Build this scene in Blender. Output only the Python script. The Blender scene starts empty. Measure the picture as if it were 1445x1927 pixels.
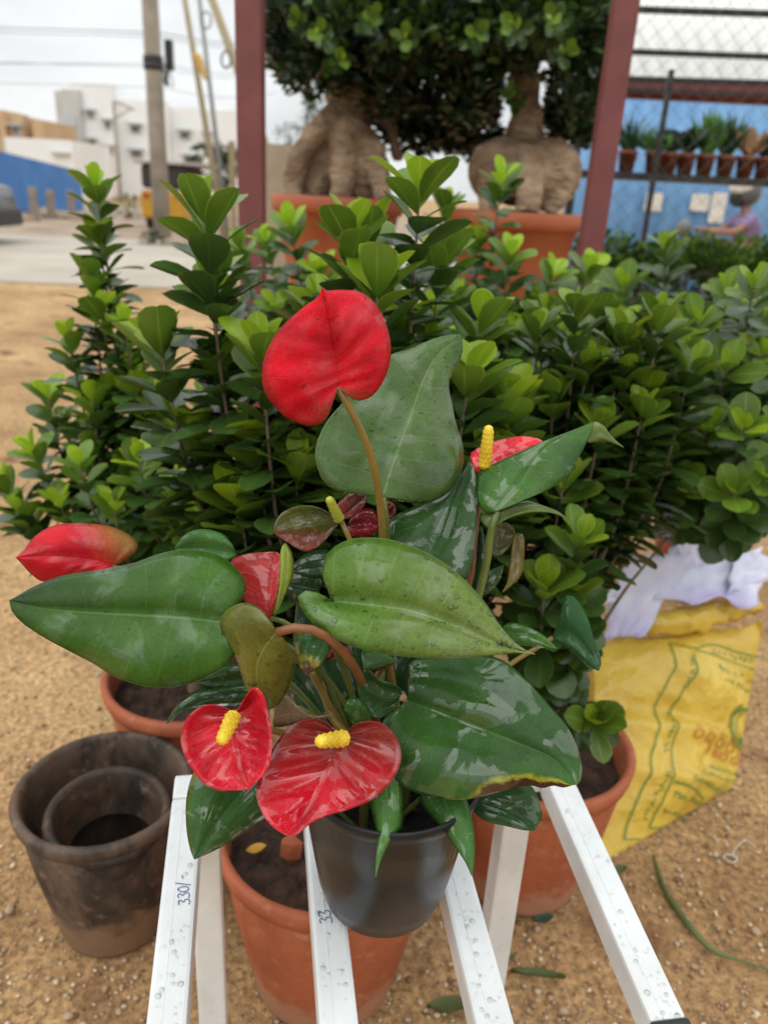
import bpy, bmesh, math, random
from mathutils import Vector, Matrix, noise
R = math.radians
random.seed(7)
sc = bpy.context.scene
col = sc.collection

# ------------------------------------------------------------------ camera
W0, H0, FPX = 1445.0, 1927.0, 1455.0
CAM = Vector((0, 0, 1.15))
PITCH, ROLL = R(22.2), R(3.15)
_F = Vector((0, math.cos(PITCH), -math.sin(PITCH)))
_U0 = Vector((0, math.sin(PITCH), math.cos(PITCH)))
_R0 = Vector((1, 0, 0))
_Rc = _R0 * math.cos(ROLL) + _U0 * math.sin(ROLL)
_Uc = -_R0 * math.sin(ROLL) + _U0 * math.cos(ROLL)
cam_d = bpy.data.cameras.new('camera')
cam_d.sensor_fit = 'VERTICAL'; cam_d.sensor_height = 36.0; cam_d.lens = 36.0 * FPX / H0
cam_d.clip_start = 0.02; cam_d.clip_end = 2000
cam_d.dof.use_dof = True; cam_d.dof.focus_distance = 0.63; cam_d.dof.aperture_fstop = 5.5
cam = bpy.data.objects.new('camera', cam_d); col.objects.link(cam)
M = Matrix((( _Rc.x, _Uc.x, -_F.x, CAM.x), (_Rc.y, _Uc.y, -_F.y, CAM.y), (_Rc.z, _Uc.z, -_F.z, CAM.z), (0, 0, 0, 1)))
cam.matrix_world = M
sc.camera = cam

# ------------------------------------------------------------------ light
SUN_EL, SUN_AZ = R(58), R(215)      # azimuth measured from +Y towards +X
wd = bpy.data.worlds.new('World'); sc.world = wd; wd.use_nodes = True
nt = wd.node_tree; nt.nodes.clear()
o_ = nt.nodes.new('ShaderNodeOutputWorld'); bg = nt.nodes.new('ShaderNodeBackground')
sky = nt.nodes.new('ShaderNodeTexSky'); sky.sky_type = 'NISHITA'; sky.sun_disc = False
sky.sun_elevation = SUN_EL; sky.sun_rotation = SUN_AZ
tc = nt.nodes.new('ShaderNodeTexCoord'); mp = nt.nodes.new('ShaderNodeMapping'); mp.inputs['Scale'].default_value = (1.0, 1.0, 2.6)
nz = nt.nodes.new('ShaderNodeTexNoise'); nz.inputs['Scale'].default_value = 2.4; nz.inputs['Detail'].default_value = 6; nz.inputs['Roughness'].default_value = 0.55
rp = nt.nodes.new('ShaderNodeValToRGB')
rp.color_ramp.elements[0].position = 0.32; rp.color_ramp.elements[0].color = (6.3, 6.5, 6.6, 1)
rp.color_ramp.elements[1].position = 0.62; rp.color_ramp.elements[1].color = (9.2, 9.35, 9.3, 1)
mx = nt.nodes.new('ShaderNodeMix'); mx.data_type = 'RGBA'; mx.inputs[0].default_value = 0.93
nt.links.new(tc.outputs['Generated'], mp.inputs['Vector']); nt.links.new(mp.outputs['Vector'], nz.inputs['Vector'])
nt.links.new(nz.outputs['Fac'], rp.inputs['Fac'])
sz = nt.nodes.new('ShaderNodeSeparateXYZ'); nt.links.new(tc.outputs['Generated'], sz.inputs['Vector'])
zr = nt.nodes.new('ShaderNodeMapRange'); zr.inputs['To Min'].default_value = 0.80; zr.inputs['To Max'].default_value = 1.55; nt.links.new(sz.outputs['Z'], zr.inputs['Value'])
vm = nt.nodes.new('ShaderNodeVectorMath'); vm.operation = 'SCALE'; nt.links.new(rp.outputs['Color'], vm.inputs[0]); nt.links.new(zr.outputs['Result'], vm.inputs['Scale'])
nt.links.new(sky.outputs['Color'], mx.inputs[6]); nt.links.new(vm.outputs['Vector'], mx.inputs[7])
nt.links.new(mx.outputs[2], bg.inputs['Color']); bg.inputs['Strength'].default_value = 0.1
nt.links.new(bg.outputs['Background'], o_.inputs['Surface'])
sun_d = bpy.data.lights.new('sun', 'SUN'); sun_d.energy = 0.9; sun_d.angle = R(75); sun_d.color = (1.0, 0.96, 0.9)
sun = bpy.data.objects.new('sun', sun_d); col.objects.link(sun)
_sd = Vector((math.sin(SUN_AZ) * math.cos(SUN_EL), math.cos(SUN_AZ) * math.cos(SUN_EL), math.sin(SUN_EL)))
sun.rotation_euler = _sd.to_track_quat('Z', 'Y').to_euler()
sc.view_settings.view_transform = 'Standard'; sc.view_settings.look = 'None'
sc.view_settings.exposure = 0.36; sc.view_settings.gamma = 1.0; sc.view_settings.use_curve_mapping = False
sc.cycles.use_denoising = True
sc.cycles.max_bounces = 8; sc.cycles.transparent_max_bounces = 8; sc.cycles.caustics_reflective = False; sc.cycles.caustics_refractive = False

# ------------------------------------------------------------------ placing helpers
def P(x, y, d):
    """scene point seen at photograph position x, y, d metres along the lens axis"""
    return CAM + _F * d + _Rc * ((x - W0 / 2) / FPX * d) - _Uc * ((y - H0 / 2) / FPX * d)
def G(x, y, z=0.0):
    """point at height z seen at x, y"""
    v = P(x, y, 1.0) - CAM
    return CAM + v * ((z - CAM.z) / v.z)
def PY(x, y, Y):
    """point on the upright plane at distance Y seen at x, y"""
    v = P(x, y, 1.0) - CAM
    return CAM + v * ((Y - CAM.y) / v.y)
def PJ(p):
    v = p - CAM; d = v.dot(_F)
    return (W0 / 2 + v.dot(_Rc) / d * FPX, H0 / 2 - v.dot(_Uc) / d * FPX, d)
def catmull(pts, n):
    """n+1 points, even along the curve"""
    p = [Vector(q) for q in pts]
    p = [p[0] * 2 - p[1]] + p + [p[-1] * 2 - p[-2]]
    out = []
    for i in range(1, len(p) - 2):
        for k in range(12):
            t = k / 12
            out.append(0.5 * ((2 * p[i]) + (p[i+1] - p[i-1]) * t + (2*p[i-1] - 5*p[i] + 4*p[i+1] - p[i+2]) * t*t + (3*p[i] - p[i-1] - 3*p[i+1] + p[i+2]) * t**3))
    out.append(p[-2])
    L = [0]
    for a, b in zip(out, out[1:]): L.append(L[-1] + (b - a).length)
    res = []; j = 0
    for i in range(n + 1):
        s = L[-1] * i / n
        while j < len(L) - 2 and L[j+1] < s: j += 1
        f = (s - L[j]) / max(1e-9, L[j+1] - L[j])
        res.append(out[j].lerp(out[j+1], min(1, max(0, f))))
    return res

# ------------------------------------------------------------------ object helpers
class MB:
    """collects vertices and faces"""
    def __init__(s): s.v = []; s.f = []; s.m = []
    def add(s, v, f, m=0):
        b = len(s.v); s.v += [Vector(q) for q in v]; s.f += [tuple(i + b for i in q) for q in f]; s.m += [m] * len(f); return s
    def box(s, c, x, y, z, m=0):
        """centre and three half-axis vectors"""
        c, x, y, z = Vector(c), Vector(x), Vector(y), Vector(z)
        v = [c + x*i + y*j + z*k for k in (-1, 1) for j in (-1, 1) for i in (-1, 1)]
        return s.add(v, [(0,2,3,1), (4,5,7,6), (0,1,5,4), (2,6,7,3), (0,4,6,2), (1,3,7,5)], m)
    def abox(s, lo, hi, m=0):
        lo, hi = Vector(lo), Vector(hi); c = (lo + hi) / 2; h = (hi - lo) / 2
        return s.box(c, (h.x,0,0), (0,h.y,0), (0,0,h.z), m)
    def bar(s, a, b, w, h, up=(0,0,1), m=0):
        a, b = Vector(a), Vector(b); d = (b - a); x = d.cross(Vector(up)).normalized(); u = x.cross(d).normalized()
        return s.box((a + b) / 2, d / 2, x * (w / 2), u * (h / 2), m)
    def tube(s, pts, rad, n=8, m=0, cap=True):
        pts = [Vector(p) for p in pts]; k = len(pts)
        if not hasattr(rad, '__len__'): rad = [rad] * k
        b = len(s.v); up = Vector((0.13, 0.29, 1)).normalized(); x = None
        for i, p in enumerate(pts):
            d = (pts[min(k-1, i+1)] - pts[max(0, i-1)]).normalized()
            if x is None:
                x = d.cross(up)
                if x.length < 0.1: x = d.cross(Vector((1, 0, 0)))
            x = (x - d * x.dot(d)).normalized(); y = d.cross(x)
            for j in range(n):
                a = 2 * math.pi * j / n
                s.v.append(p + (x * math.cos(a) + y * math.sin(a)) * rad[i])
        for i in range(k - 1):
            for j in range(n):
                s.f.append((b+i*n+j, b+i*n+(j+1) % n, b+(i+1)*n+(j+1) % n, b+(i+1)*n+j)); s.m.append(m)
        if cap:
            s.f.append(tuple(b + j for j in reversed(range(n)))); s.f.append(tuple(b+(k-1)*n+j for j in range(n))); s.m += [m, m]
        return s
    def lathe(s, c, prof, n=40, axis=None, m=0):
        """profile of (radius, height) about an axis through c"""
        c = Vector(c); a = Vector(axis or (0,0,1)).normalized(); x = a.orthogonal().normalized(); y = a.cross(x); b = len(s.v); k = len(prof)
        for r, h in prof:
            for j in range(n):
                t = 2 * math.pi * j / n
                s.v.append(c + a * h + (x * math.cos(t) + y * math.sin(t)) * r)
        for i in range(k - 1):
            for j in range(n):
                s.f.append((b+i*n+j, b+i*n+(j+1) % n, b+(i+1)*n+(j+1) % n, b+(i+1)*n+j)); s.m.append(m)
        return s
    def disc(s, c, r, n=40, axis=None, m=0, rings=6, amp=0.0, seed=0):
        c = Vector(c); a = Vector(axis or (0,0,1)).normalized(); x = a.orthogonal().normalized(); y = a.cross(x); b = len(s.v)
        s.v.append(c)
        for i in range(1, rings + 1):
            for j in range(n):
                t = 2 * math.pi * j / n; q = c + (x * math.cos(t) + y * math.sin(t)) * (r * i / rings)
                s.v.append(q + a * amp * (.6 * noise.noise(q * 22 + Vector((seed, 0, 0))) + .5 * abs(noise.noise(q * 60 + Vector((seed, 4, 0))))))
        for j in range(n): s.f.append((b, b+1+j, b+1+(j+1) % n)); s.m.append(m)
        for i in range(rings - 1):
            for j in range(n):
                s.f.append((b+1+i*n+j, b+1+(i+1)*n+j, b+1+(i+1)*n+(j+1) % n, b+1+i*n+(j+1) % n)); s.m.append(m)
        return s
    def ball(s, c, r, n=10, k=7, m=0, sc3=(1,1,1), rot=None):
        c = Vector(c); b = len(s.v)
        for i in range(k + 1):
            ph = math.pi * i / k
            for j in range(n):
                th = 2 * math.pi * j / n
                q = Vector((math.sin(ph)*math.cos(th)*sc3[0], math.sin(ph)*math.sin(th)*sc3[1], math.cos(ph)*sc3[2])) * r
                if rot: q = rot @ q
                s.v.append(c + q)
        for i in range(k):
            for j in range(n):
                s.f.append((b+i*n+j, b+(i+1)*n+j, b+(i+1)*n+(j+1) % n, b+i*n+(j+1) % n)); s.m.append(m)
        return s

def org(parent):
    o = Vector((0, 0, 0))
    while parent is not None:
        o = o + parent.location; parent = parent.parent
    return o
def mesh_obj(name, verts, faces, mats, parent=None, origin=None, smooth=True, midx=None, uv=None, colr=None, merge=False, bevel=0):
    """one mesh object; vertices are given in scene space"""
    o0 = org(parent) if parent is not None else (Vector(origin) if origin is not None else Vector((0,0,0)))
    me = bpy.data.meshes.new(name); me.from_pydata([tuple(Vector(v) - o0) for v in verts], [], faces)
    for m in (mats if isinstance(mats, (list, tuple)) else [mats]): me.materials.append(m)
    if midx: me.polygons.foreach_set('material_index', midx)
    if uv is not None:
        ul = me.uv_layers.new(name='UVMap')
        for lp in me.loops: ul.data[lp.index].uv = uv[lp.vertex_index]
    if colr is not None:
        ca = me.color_attributes.new('col', 'FLOAT_COLOR', 'POINT')
        for i, c in enumerate(colr): ca.data[i].color = (c[0], c[1], c[2], 1)
    if merge or bevel:
        bm = bmesh.new(); bm.from_mesh(me)
        if merge: bmesh.ops.remove_doubles(bm, verts=bm.verts, dist=1e-5)
        if bevel:
            bmesh.ops.bevel(bm, geom=list(bm.edges), offset=bevel, segments=2, profile=0.6, affect='EDGES', clamp_overlap=True)
        bm.to_mesh(me); bm.free()
    me.polygons.foreach_set('use_smooth', [smooth] * len(me.polygons)); me.update()
    ob = bpy.data.objects.new(name, me); col.objects.link(ob)
    if parent is not None: ob.parent = parent
    else: ob.location = o0
    return ob
def build(mb, name, mats, parent=None, **k):
    return mesh_obj(name, mb.v, mb.f, mats, parent, midx=mb.m if isinstance(mats, (list, tuple)) else None, **k)
def tag(o, label=None, cat=None, group=None, kind=None):
    if label: o['label'] = label
    if cat: o['category'] = cat
    if group: o['group'] = group
    if kind: o['kind'] = kind
    return o
def thing(name, label, cat, loc, group=None):
    e = bpy.data.objects.new(name, None); col.objects.link(e); e.location = Vector(loc); e.empty_display_size = 0.05
    return tag(e, label, cat, group)
def place(mesh, name, mat4, parent):
    """a piece that shares its mesh with its likes"""
    o = bpy.data.objects.new(name, mesh); col.objects.link(o); o.parent = parent
    o.matrix_local = Matrix.Translation(-org(parent)) @ mat4
    return o

# ------------------------------------------------------------------ materials
def newmat(name):
    m = bpy.data.materials.new(name); m.use_nodes = True; n = m.node_tree
    b = n.nodes['Principled BSDF']; return m, n, b
def nd(n, t, **k):
    q = n.nodes.new(t)
    for a, v in k.items():
        if hasattr(q, a): setattr(q, a, v)
        else: q.inputs[a].default_value = v
    return q
def noisy(name, c1, c2, scale=8, detail=6, rough=0.7, rvar=0.1, bump=0.2, bscale=None, metal=0, coords='Object', lo=0.35, hi=0.65, spec=0.5, c3=None, dist=0.01, stretch=None):
    m, n, b = newmat(name); L = n.links.new
    tcn = nd(n, 'ShaderNodeTexCoord'); src = tcn.outputs[coords]
    if stretch:
        mpn = nd(n, 'ShaderNodeMapping'); mpn.inputs['Scale'].default_value = stretch; L(src, mpn.inputs['Vector']); src = mpn.outputs['Vector']
    a = nd(n, 'ShaderNodeTexNoise', Scale=scale, Detail=detail, Roughness=0.6); L(src, a.inputs['Vector'])
    r = nd(n, 'ShaderNodeValToRGB'); r.color_ramp.elements[0].position = lo; r.color_ramp.elements[1].position = hi
    r.color_ramp.elements[0].color = (*c1, 1); r.color_ramp.elements[1].color = (*c2, 1); L(a.outputs['Fac'], r.inputs['Fac'])
    cout = r.outputs['Color']
    if c3:
        a3 = nd(n, 'ShaderNodeTexNoise', Scale=scale * 0.35, Detail=4.0); L(src, a3.inputs['Vector'])
        r3 = nd(n, 'ShaderNodeValToRGB'); r3.color_ramp.elements[0].position = 0.52; r3.color_ramp.elements[1].position = 0.68; L(a3.outputs['Fac'], r3.inputs['Fac'])
        mm = nd(n, 'ShaderNodeMix', data_type='RGBA'); L(r3.outputs['Color'], mm.inputs[0]); L(cout, mm.inputs[6]); mm.inputs[7].default_value = (*c3, 1); cout = mm.outputs[2]
    L(cout, b.inputs['Base Color'])
    mr = nd(n, 'ShaderNodeMapRange'); mr.inputs['To Min'].default_value = max(0.02, rough - rvar); mr.inputs['To Max'].default_value = min(1, rough + rvar)
    L(a.outputs['Fac'], mr.inputs['Value']); L(mr.outputs['Result'], b.inputs['Roughness'])
    b.inputs['Metallic'].default_value = metal; b.inputs['Specular IOR Level'].default_value = spec
    if bump:
        c = nd(n, 'ShaderNodeTexNoise', Scale=bscale or scale * 6, Detail=5.0); L(src, c.inputs['Vector'])
        bp = nd(n, 'ShaderNodeBump', Strength=bump, Distance=dist); L(c.outputs['Fac'], bp.inputs['Height']); L(bp.outputs['Normal'], b.inputs['Normal'])
    return m
def plain(name, c, rough=0.6, metal=0, var=0.12):
    return noisy(name, tuple(x * (1 - var) for x in c), tuple(min(1, x * (1 + var)) for x in c), scale=6, rough=rough, bump=0.05, metal=metal)

def blade_mat(name, gloss=0.10, dry=0.26, film_lo=0.52, film_hi=0.64, trans=0.12, vein=0.6, laterals=9.0, vscale=1.0, ribs=0.06, coat=0.0, bumpk=0.5, cmax=0.45):
    """wet leaf or spathe: colour from the 'col' attribute, veins along the blade's own u/v, patches of water film"""
    m, n, b = newmat(name); L = n.links.new
    at = nd(n, 'ShaderNodeAttribute'); at.attribute_name = 'col'
    uvn = nd(n, 'ShaderNodeUVMap'); sx = nd(n, 'ShaderNodeSeparateXYZ'); L(uvn.outputs['UV'], sx.inputs['Vector'])
    tcn = nd(n, 'ShaderNodeTexCoord')
    def math_(op, a, bb=None, clamp=False):
        q = nd(n, 'ShaderNodeMath', operation=op); q.use_clamp = clamp
        for i, v in enumerate((a, bb)):
            if v is None: continue
            if isinstance(v, (int, float)): q.inputs[i].default_value = v
            else: L(v, q.inputs[i])
        return q.outputs[0]
    s = math_('ABSOLUTE', math_('SUBTRACT', sx.outputs['X'], 0.5))          # 0 at midrib, .5 at margin
    mid = math_('SUBTRACT', 1.0, math_('DIVIDE', s, 0.018), True)
    lat = math_('FRACT', math_('ADD', math_('MULTIPLY', sx.outputs['Y'], laterals), math_('MULTIPLY', s, -0.6)))
    lat = math_('ABSOLUTE', math_('SUBTRACT', lat, 0.5))
    latv = math_('SUBTRACT', 1.0, math_('DIVIDE', lat, 0.035), True)
    latv = math_('MULTIPLY', latv, 0.30)
    edge = math_('DIVIDE', math_('SUBTRACT', s, 0.488), 0.008, True)
    lines = math_('MAXIMUM', math_('MAXIMUM', mid, latv), math_('MULTIPLY', edge, 0.8))
    nz1 = nd(n, 'ShaderNodeTexNoise', Scale=26.0, Detail=5.0); L(tcn.outputs['Object'], nz1.inputs['Vector'])
    hsv = nd(n, 'ShaderNodeHueSaturation'); L(at.outputs['Color'], hsv.inputs['Color'])
    mr = nd(n, 'ShaderNodeMapRange'); mr.inputs['From Min'].default_value = 0.3; mr.inputs['From Max'].default_value = 0.7; mr.inputs['To Min'].default_value = 0.72; mr.inputs['To Max'].default_value = 1.25
    L(nz1.outputs['Fac'], mr.inputs['Value']); vo_ = nd(n, 'ShaderNodeTexVoronoi', feature='DISTANCE_TO_EDGE', Scale=210.0); L(tcn.outputs['Object'], vo_.inputs['Vector'])
    vr = nd(n, 'ShaderNodeMapRange'); vr.inputs['From Max'].default_value = 0.09; vr.inputs['To Min'].default_value = 1.22; vr.inputs['To Max'].default_value = 1.0; L(vo_.outputs['Distance'], vr.inputs['Value'])
    L(math_('MULTIPLY', mr.outputs['Result'], vr.outputs['Result']), hsv.inputs['Value'])
    light = nd(n, 'ShaderNodeMix', data_type='RGBA'); L(math_('MULTIPLY', lines, vein), light.inputs[0]); L(hsv.outputs['Color'], light.inputs[6])
    lc = nd(n, 'ShaderNodeHueSaturation', Value=2.6, Saturation=0.85); L(at.outputs['Color'], lc.inputs['Color']); L(lc.outputs['Color'], light.inputs[7])
    L(light.outputs[2], b.inputs['Base Color'])
    # water film with ragged rims
    oi = nd(n, 'ShaderNodeObjectInfo'); cx = nd(n, 'ShaderNodeCombineXYZ'); L(math_('MULTIPLY', sx.outputs['X'], 2.6 * vscale), cx.inputs['X']); L(math_('MULTIPLY', sx.outputs['Y'], 6.5 * vscale), cx.inputs['Y']); L(math_('MULTIPLY', oi.outputs['Random'], 37.0), cx.inputs['Z'])
    nz2 = nd(n, 'ShaderNodeTexNoise', Scale=1.0, Detail=6.0, Roughness=0.56, Distortion=0.35); L(cx.outputs['Vector'], nz2.inputs['Vector'])
    film = nd(n, 'ShaderNodeMapRange'); film.inputs['From Min'].default_value = film_lo; film.inputs['From Max'].default_value = film_hi; L(nz2.outputs['Fac'], film.inputs['Value'])
    rr = nd(n, 'ShaderNodeMapRange'); rr.inputs['To Min'].default_value = dry; rr.inputs['To Max'].default_value = gloss; L(film.outputs['Result'], rr.inputs['Value'])
    L(rr.outputs['Result'], b.inputs['Roughness'])
    sp = nd(n, 'ShaderNodeMapRange'); sp.inputs['To Min'].default_value = 0.18; sp.inputs['To Max'].default_value = 0.5; L(film.outputs['Result'], sp.inputs['Value'])
    L(sp.outputs['Result'], b.inputs['Specular IOR Level'])
    nz3 = nd(n, 'ShaderNodeTexNoise', Scale=70.0, Detail=3.0); L(tcn.outputs['Object'], nz3.inputs['Vector'])
    rib = math_('MULTIPLY', math_('SINE', math_('MULTIPLY', math_('ADD', math_('MULTIPLY', sx.outputs['Y'], laterals), math_('MULTIPLY', s, -0.6)), 6.2832)), ribs)
    h = math_('ADD', math_('ADD', math_('MULTIPLY', nz3.outputs['Fac'], 0.55), math_('MULTIPLY', film.outputs['Result'], 0.25)), math_('ADD', rib, math_('MULTIPLY', lines, -0.4)))
    bp = nd(n, 'ShaderNodeBump', Strength=bumpk, Distance=0.0016); L(h, bp.inputs['Height']); L(bp.outputs['Normal'], b.inputs['Normal'])
    cw = nd(n, 'ShaderNodeMapRange'); cw.inputs['To Min'].default_value = coat; cw.inputs['To Max'].default_value = cmax; L(film.outputs['Result'], cw.inputs['Value']); L(cw.outputs['Result'], b.inputs['Coat Weight'])
    b.inputs['Coat Roughness'].default_value = 0.05; b.inputs['Coat IOR'].default_value = 1.42
    tr = nd(n, 'ShaderNodeBsdfTranslucent'); L(light.outputs[2], tr.inputs['Color'])
    ms = nd(n, 'ShaderNodeMixShader'); ms.inputs[0].default_value = trans
    L(b.outputs['BSDF'], ms.inputs[1]); L(tr.outputs['BSDF'], ms.inputs[2]); L(ms.outputs['Shader'], n.nodes['Material Output'].inputs['Surface'])
    return m
def ficus_mat(name, c, edge, trans=0.25, rough=0.32):
    m, n, b = newmat(name); L = n.links.new
    uvn = nd(n, 'ShaderNodeUVMap'); sx = nd(n, 'ShaderNodeSeparateXYZ'); L(uvn.outputs['UV'], sx.inputs['Vector'])
    a1 = nd(n, 'ShaderNodeMath', operation='SUBTRACT'); L(sx.outputs['X'], a1.inputs[0]); a1.inputs[1].default_value = 0.5
    a2 = nd(n, 'ShaderNodeMath', operation='ABSOLUTE'); L(a1.outputs[0], a2.inputs[0])
    r = nd(n, 'ShaderNodeValToRGB'); cr = r.color_ramp; cr.elements[0].position = 0.0; cr.elements[0].color = (0.75,)*3 + (1,)
    e = cr.elements.new(0.03); e.color = (0,)*3 + (1,); e = cr.elements.new(0.455); e.color = (0,)*3 + (1,); cr.elements[-1].position = 0.5; cr.elements[-1].color = (1,)*3 + (1,)
    L(a2.outputs[0], r.inputs['Fac'])
    oi = nd(n, 'ShaderNodeObjectInfo'); tcn = nd(n, 'ShaderNodeTexCoord'); geo = nd(n, 'ShaderNodeNewGeometry')
    nz = nd(n, 'ShaderNodeTexNoise', Scale=2.5, Detail=4.0); L(geo.outputs['Position'], nz.inputs['Vector']); nz.inputs['Scale'].default_value = 22
    ad = nd(n, 'ShaderNodeMath', operation='ADD'); L(oi.outputs['Random'], ad.inputs[0]); L(nz.outputs['Fac'], ad.inputs[1])
    mr = nd(n, 'ShaderNodeMapRange'); mr.inputs['From Min'].default_value = 0.3; mr.inputs['From Max'].default_value = 1.5; mr.inputs['To Min'].default_value = 0.65; mr.inputs['To Max'].default_value = 1.35; L(ad.outputs[0], mr.inputs['Value'])
    hs = nd(n, 'ShaderNodeHueSaturation', Color=(*c, 1)); L(mr.outputs['Result'], hs.inputs['Value'])
    mxn = nd(n, 'ShaderNodeMix', data_type='RGBA'); L(r.outputs['Color'], mxn.inputs[0]); L(hs.outputs['Color'], mxn.inputs[6]); mxn.inputs[7].default_value = (*edge, 1)
    L(mxn.outputs[2], b.inputs['Base Color']); b.inputs['Roughness'].default_value = rough; b.inputs['Specular IOR Level'].default_value = 0.45
    bp = nd(n, 'ShaderNodeBump', Strength=0.25, Distance=0.002); L(nz.outputs['Fac'], bp.inputs['Height']); L(bp.outputs['Normal'], b.inputs['Normal'])
    tr = nd(n, 'ShaderNodeBsdfTranslucent'); L(mxn.outputs[2], tr.inputs['Color'])
    ms = nd(n, 'ShaderNodeMixShader'); ms.inputs[0].default_value = trans
    L(b.outputs['BSDF'], ms.inputs[1]); L(tr.outputs['BSDF'], ms.inputs[2]); L(ms.outputs['Shader'], n.nodes['Material Output'].inputs['Surface'])
    return m
def glassy(name):
    """thin clear water: see-through with a Fresnel highlight"""
    m, n, b = newmat(name); L = n.links.new
    fr = nd(n, 'ShaderNodeFresnel', IOR=1.33); gl = nd(n, 'ShaderNodeBsdfGlossy', Roughness=0.02); tp = nd(n, 'ShaderNodeBsdfTransparent', Color=(0.93, 0.95, 0.93, 1))
    ms = nd(n, 'ShaderNodeMixShader'); L(fr.outputs['Fac'], ms.inputs[0]); L(tp.outputs['BSDF'], ms.inputs[1]); L(gl.outputs['BSDF'], ms.inputs[2])
    L(ms.outputs['Shader'], n.nodes['Material Output'].inputs['Surface'])
    return m

MT = {}
MT['leaf'] = blade_mat('wet_leaf')
MT['leaf_dark'] = blade_mat('wet_dark_leaf', gloss=0.06, dry=0.24, film_lo=0.515, film_hi=0.55, trans=0.06, vein=0.4, ribs=0.04, cmax=1.0)
MT['leaf_matt'] = blade_mat('pale_leaf', gloss=0.14, dry=0.30, film_lo=0.47, film_hi=0.62, trans=0.15, ribs=0.05, cmax=0.5)
MT['spathe'] = blade_mat('glossy_spathe', gloss=0.05, dry=0.18, film_lo=0.49, film_hi=0.53, cmax=0.9, trans=0.06, vein=0.0, laterals=9.0, ribs=0.0, coat=0.1, bumpk=0.9, vscale=1.5)
MT['spathe_back'] = blade_mat('spathe_underside', gloss=0.16, dry=0.42, film_lo=0.5, film_hi=0.66, trans=0.28, vein=0.0, ribs=0.0, bumpk=0.8)
MT['spadix'] = noisy('spadix_yellow', (0.62, 0.40, 0.015), (0.85, 0.62, 0.05), scale=60, rough=0.45, bump=0.3, bscale=500, dist=0.001)
MT['spadix_green'] = noisy('spadix_green', (0.26, 0.30, 0.03), (0.45, 0.46, 0.05), scale=60, rough=0.45, bump=0.3, bscale=500, dist=0.001)
MT['petiole'] = noisy('petiole_green', (0.07, 0.11, 0.02), (0.14, 0.17, 0.035), scale=30, rough=0.35, bump=0.3, bscale=300, dist=0.001)
MT['petiole_red'] = noisy('petiole_brown', (0.16, 0.055, 0.02), (0.24, 0.10, 0.03), scale=30, rough=0.35, bump=0.3, bscale=300, dist=0.001)
MT['petiole_ochre'] = noisy('petiole_ochre', (0.17, 0.12, 0.025), (0.25, 0.16, 0.03), scale=30, rough=0.35, bump=0.3, bscale=300, dist=0.001)
MT['water'] = glassy('water_drop')
MT['black_pot'] = noisy('black_plastic', (0.006, 0.0065, 0.007), (0.016, 0.0165, 0.018), scale=14, spec=0.3, rough=0.30, rvar=0.16, bump=0.12, bscale=25, dist=0.004, c3=(0.045, 0.045, 0.047))
MT['soil'] = noisy('potting_soil', (0.022, 0.011, 0.007), (0.085, 0.042, 0.025), scale=40, rough=0.85, bump=1.0, bscale=90, dist=0.01)
MT['soil_darkened'] = noisy('darkened_soil', (.006, .005, .004), (.022, .014, .010), scale=50, rough=.9, bump=.8, bscale=110, dist=.008)  # soil colour darkened to paint the black inside of the pot
MT['white_tube'] = noisy('white_powder_coat', (0.66, 0.69, 0.70), (0.80, 0.82, 0.82), scale=12, detail=9, rough=0.30, rvar=0.12, bump=0.08, bscale=120, dist=0.001, c3=(0.60, 0.60, 0.58))
MT['wframe0'] = plain('seam_grey', (.70, .72, .73), .5)
MT['black_cap'] = plain('black_cap', (0.015, 0.015, 0.017), 0.4)
MT['ink'] = plain('blue_ink', (0.03, 0.05, 0.22), 0.5)
MT['terracotta'] = noisy('terracotta_plastic', (0.36, 0.095, 0.040), (0.48, 0.14, 0.062), scale=5, rough=0.45, rvar=0.1, bump=0.12, bscale=40, dist=0.003, c3=(0.43, 0.20, 0.12), stretch=(1, 1, 0.35))
MT['terracotta_far'] = noisy('terracotta_clay', (0.34, 0.085, 0.030), (0.43, 0.115, 0.045), scale=5, rough=0.5, bump=0.1, bscale=30)
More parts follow.
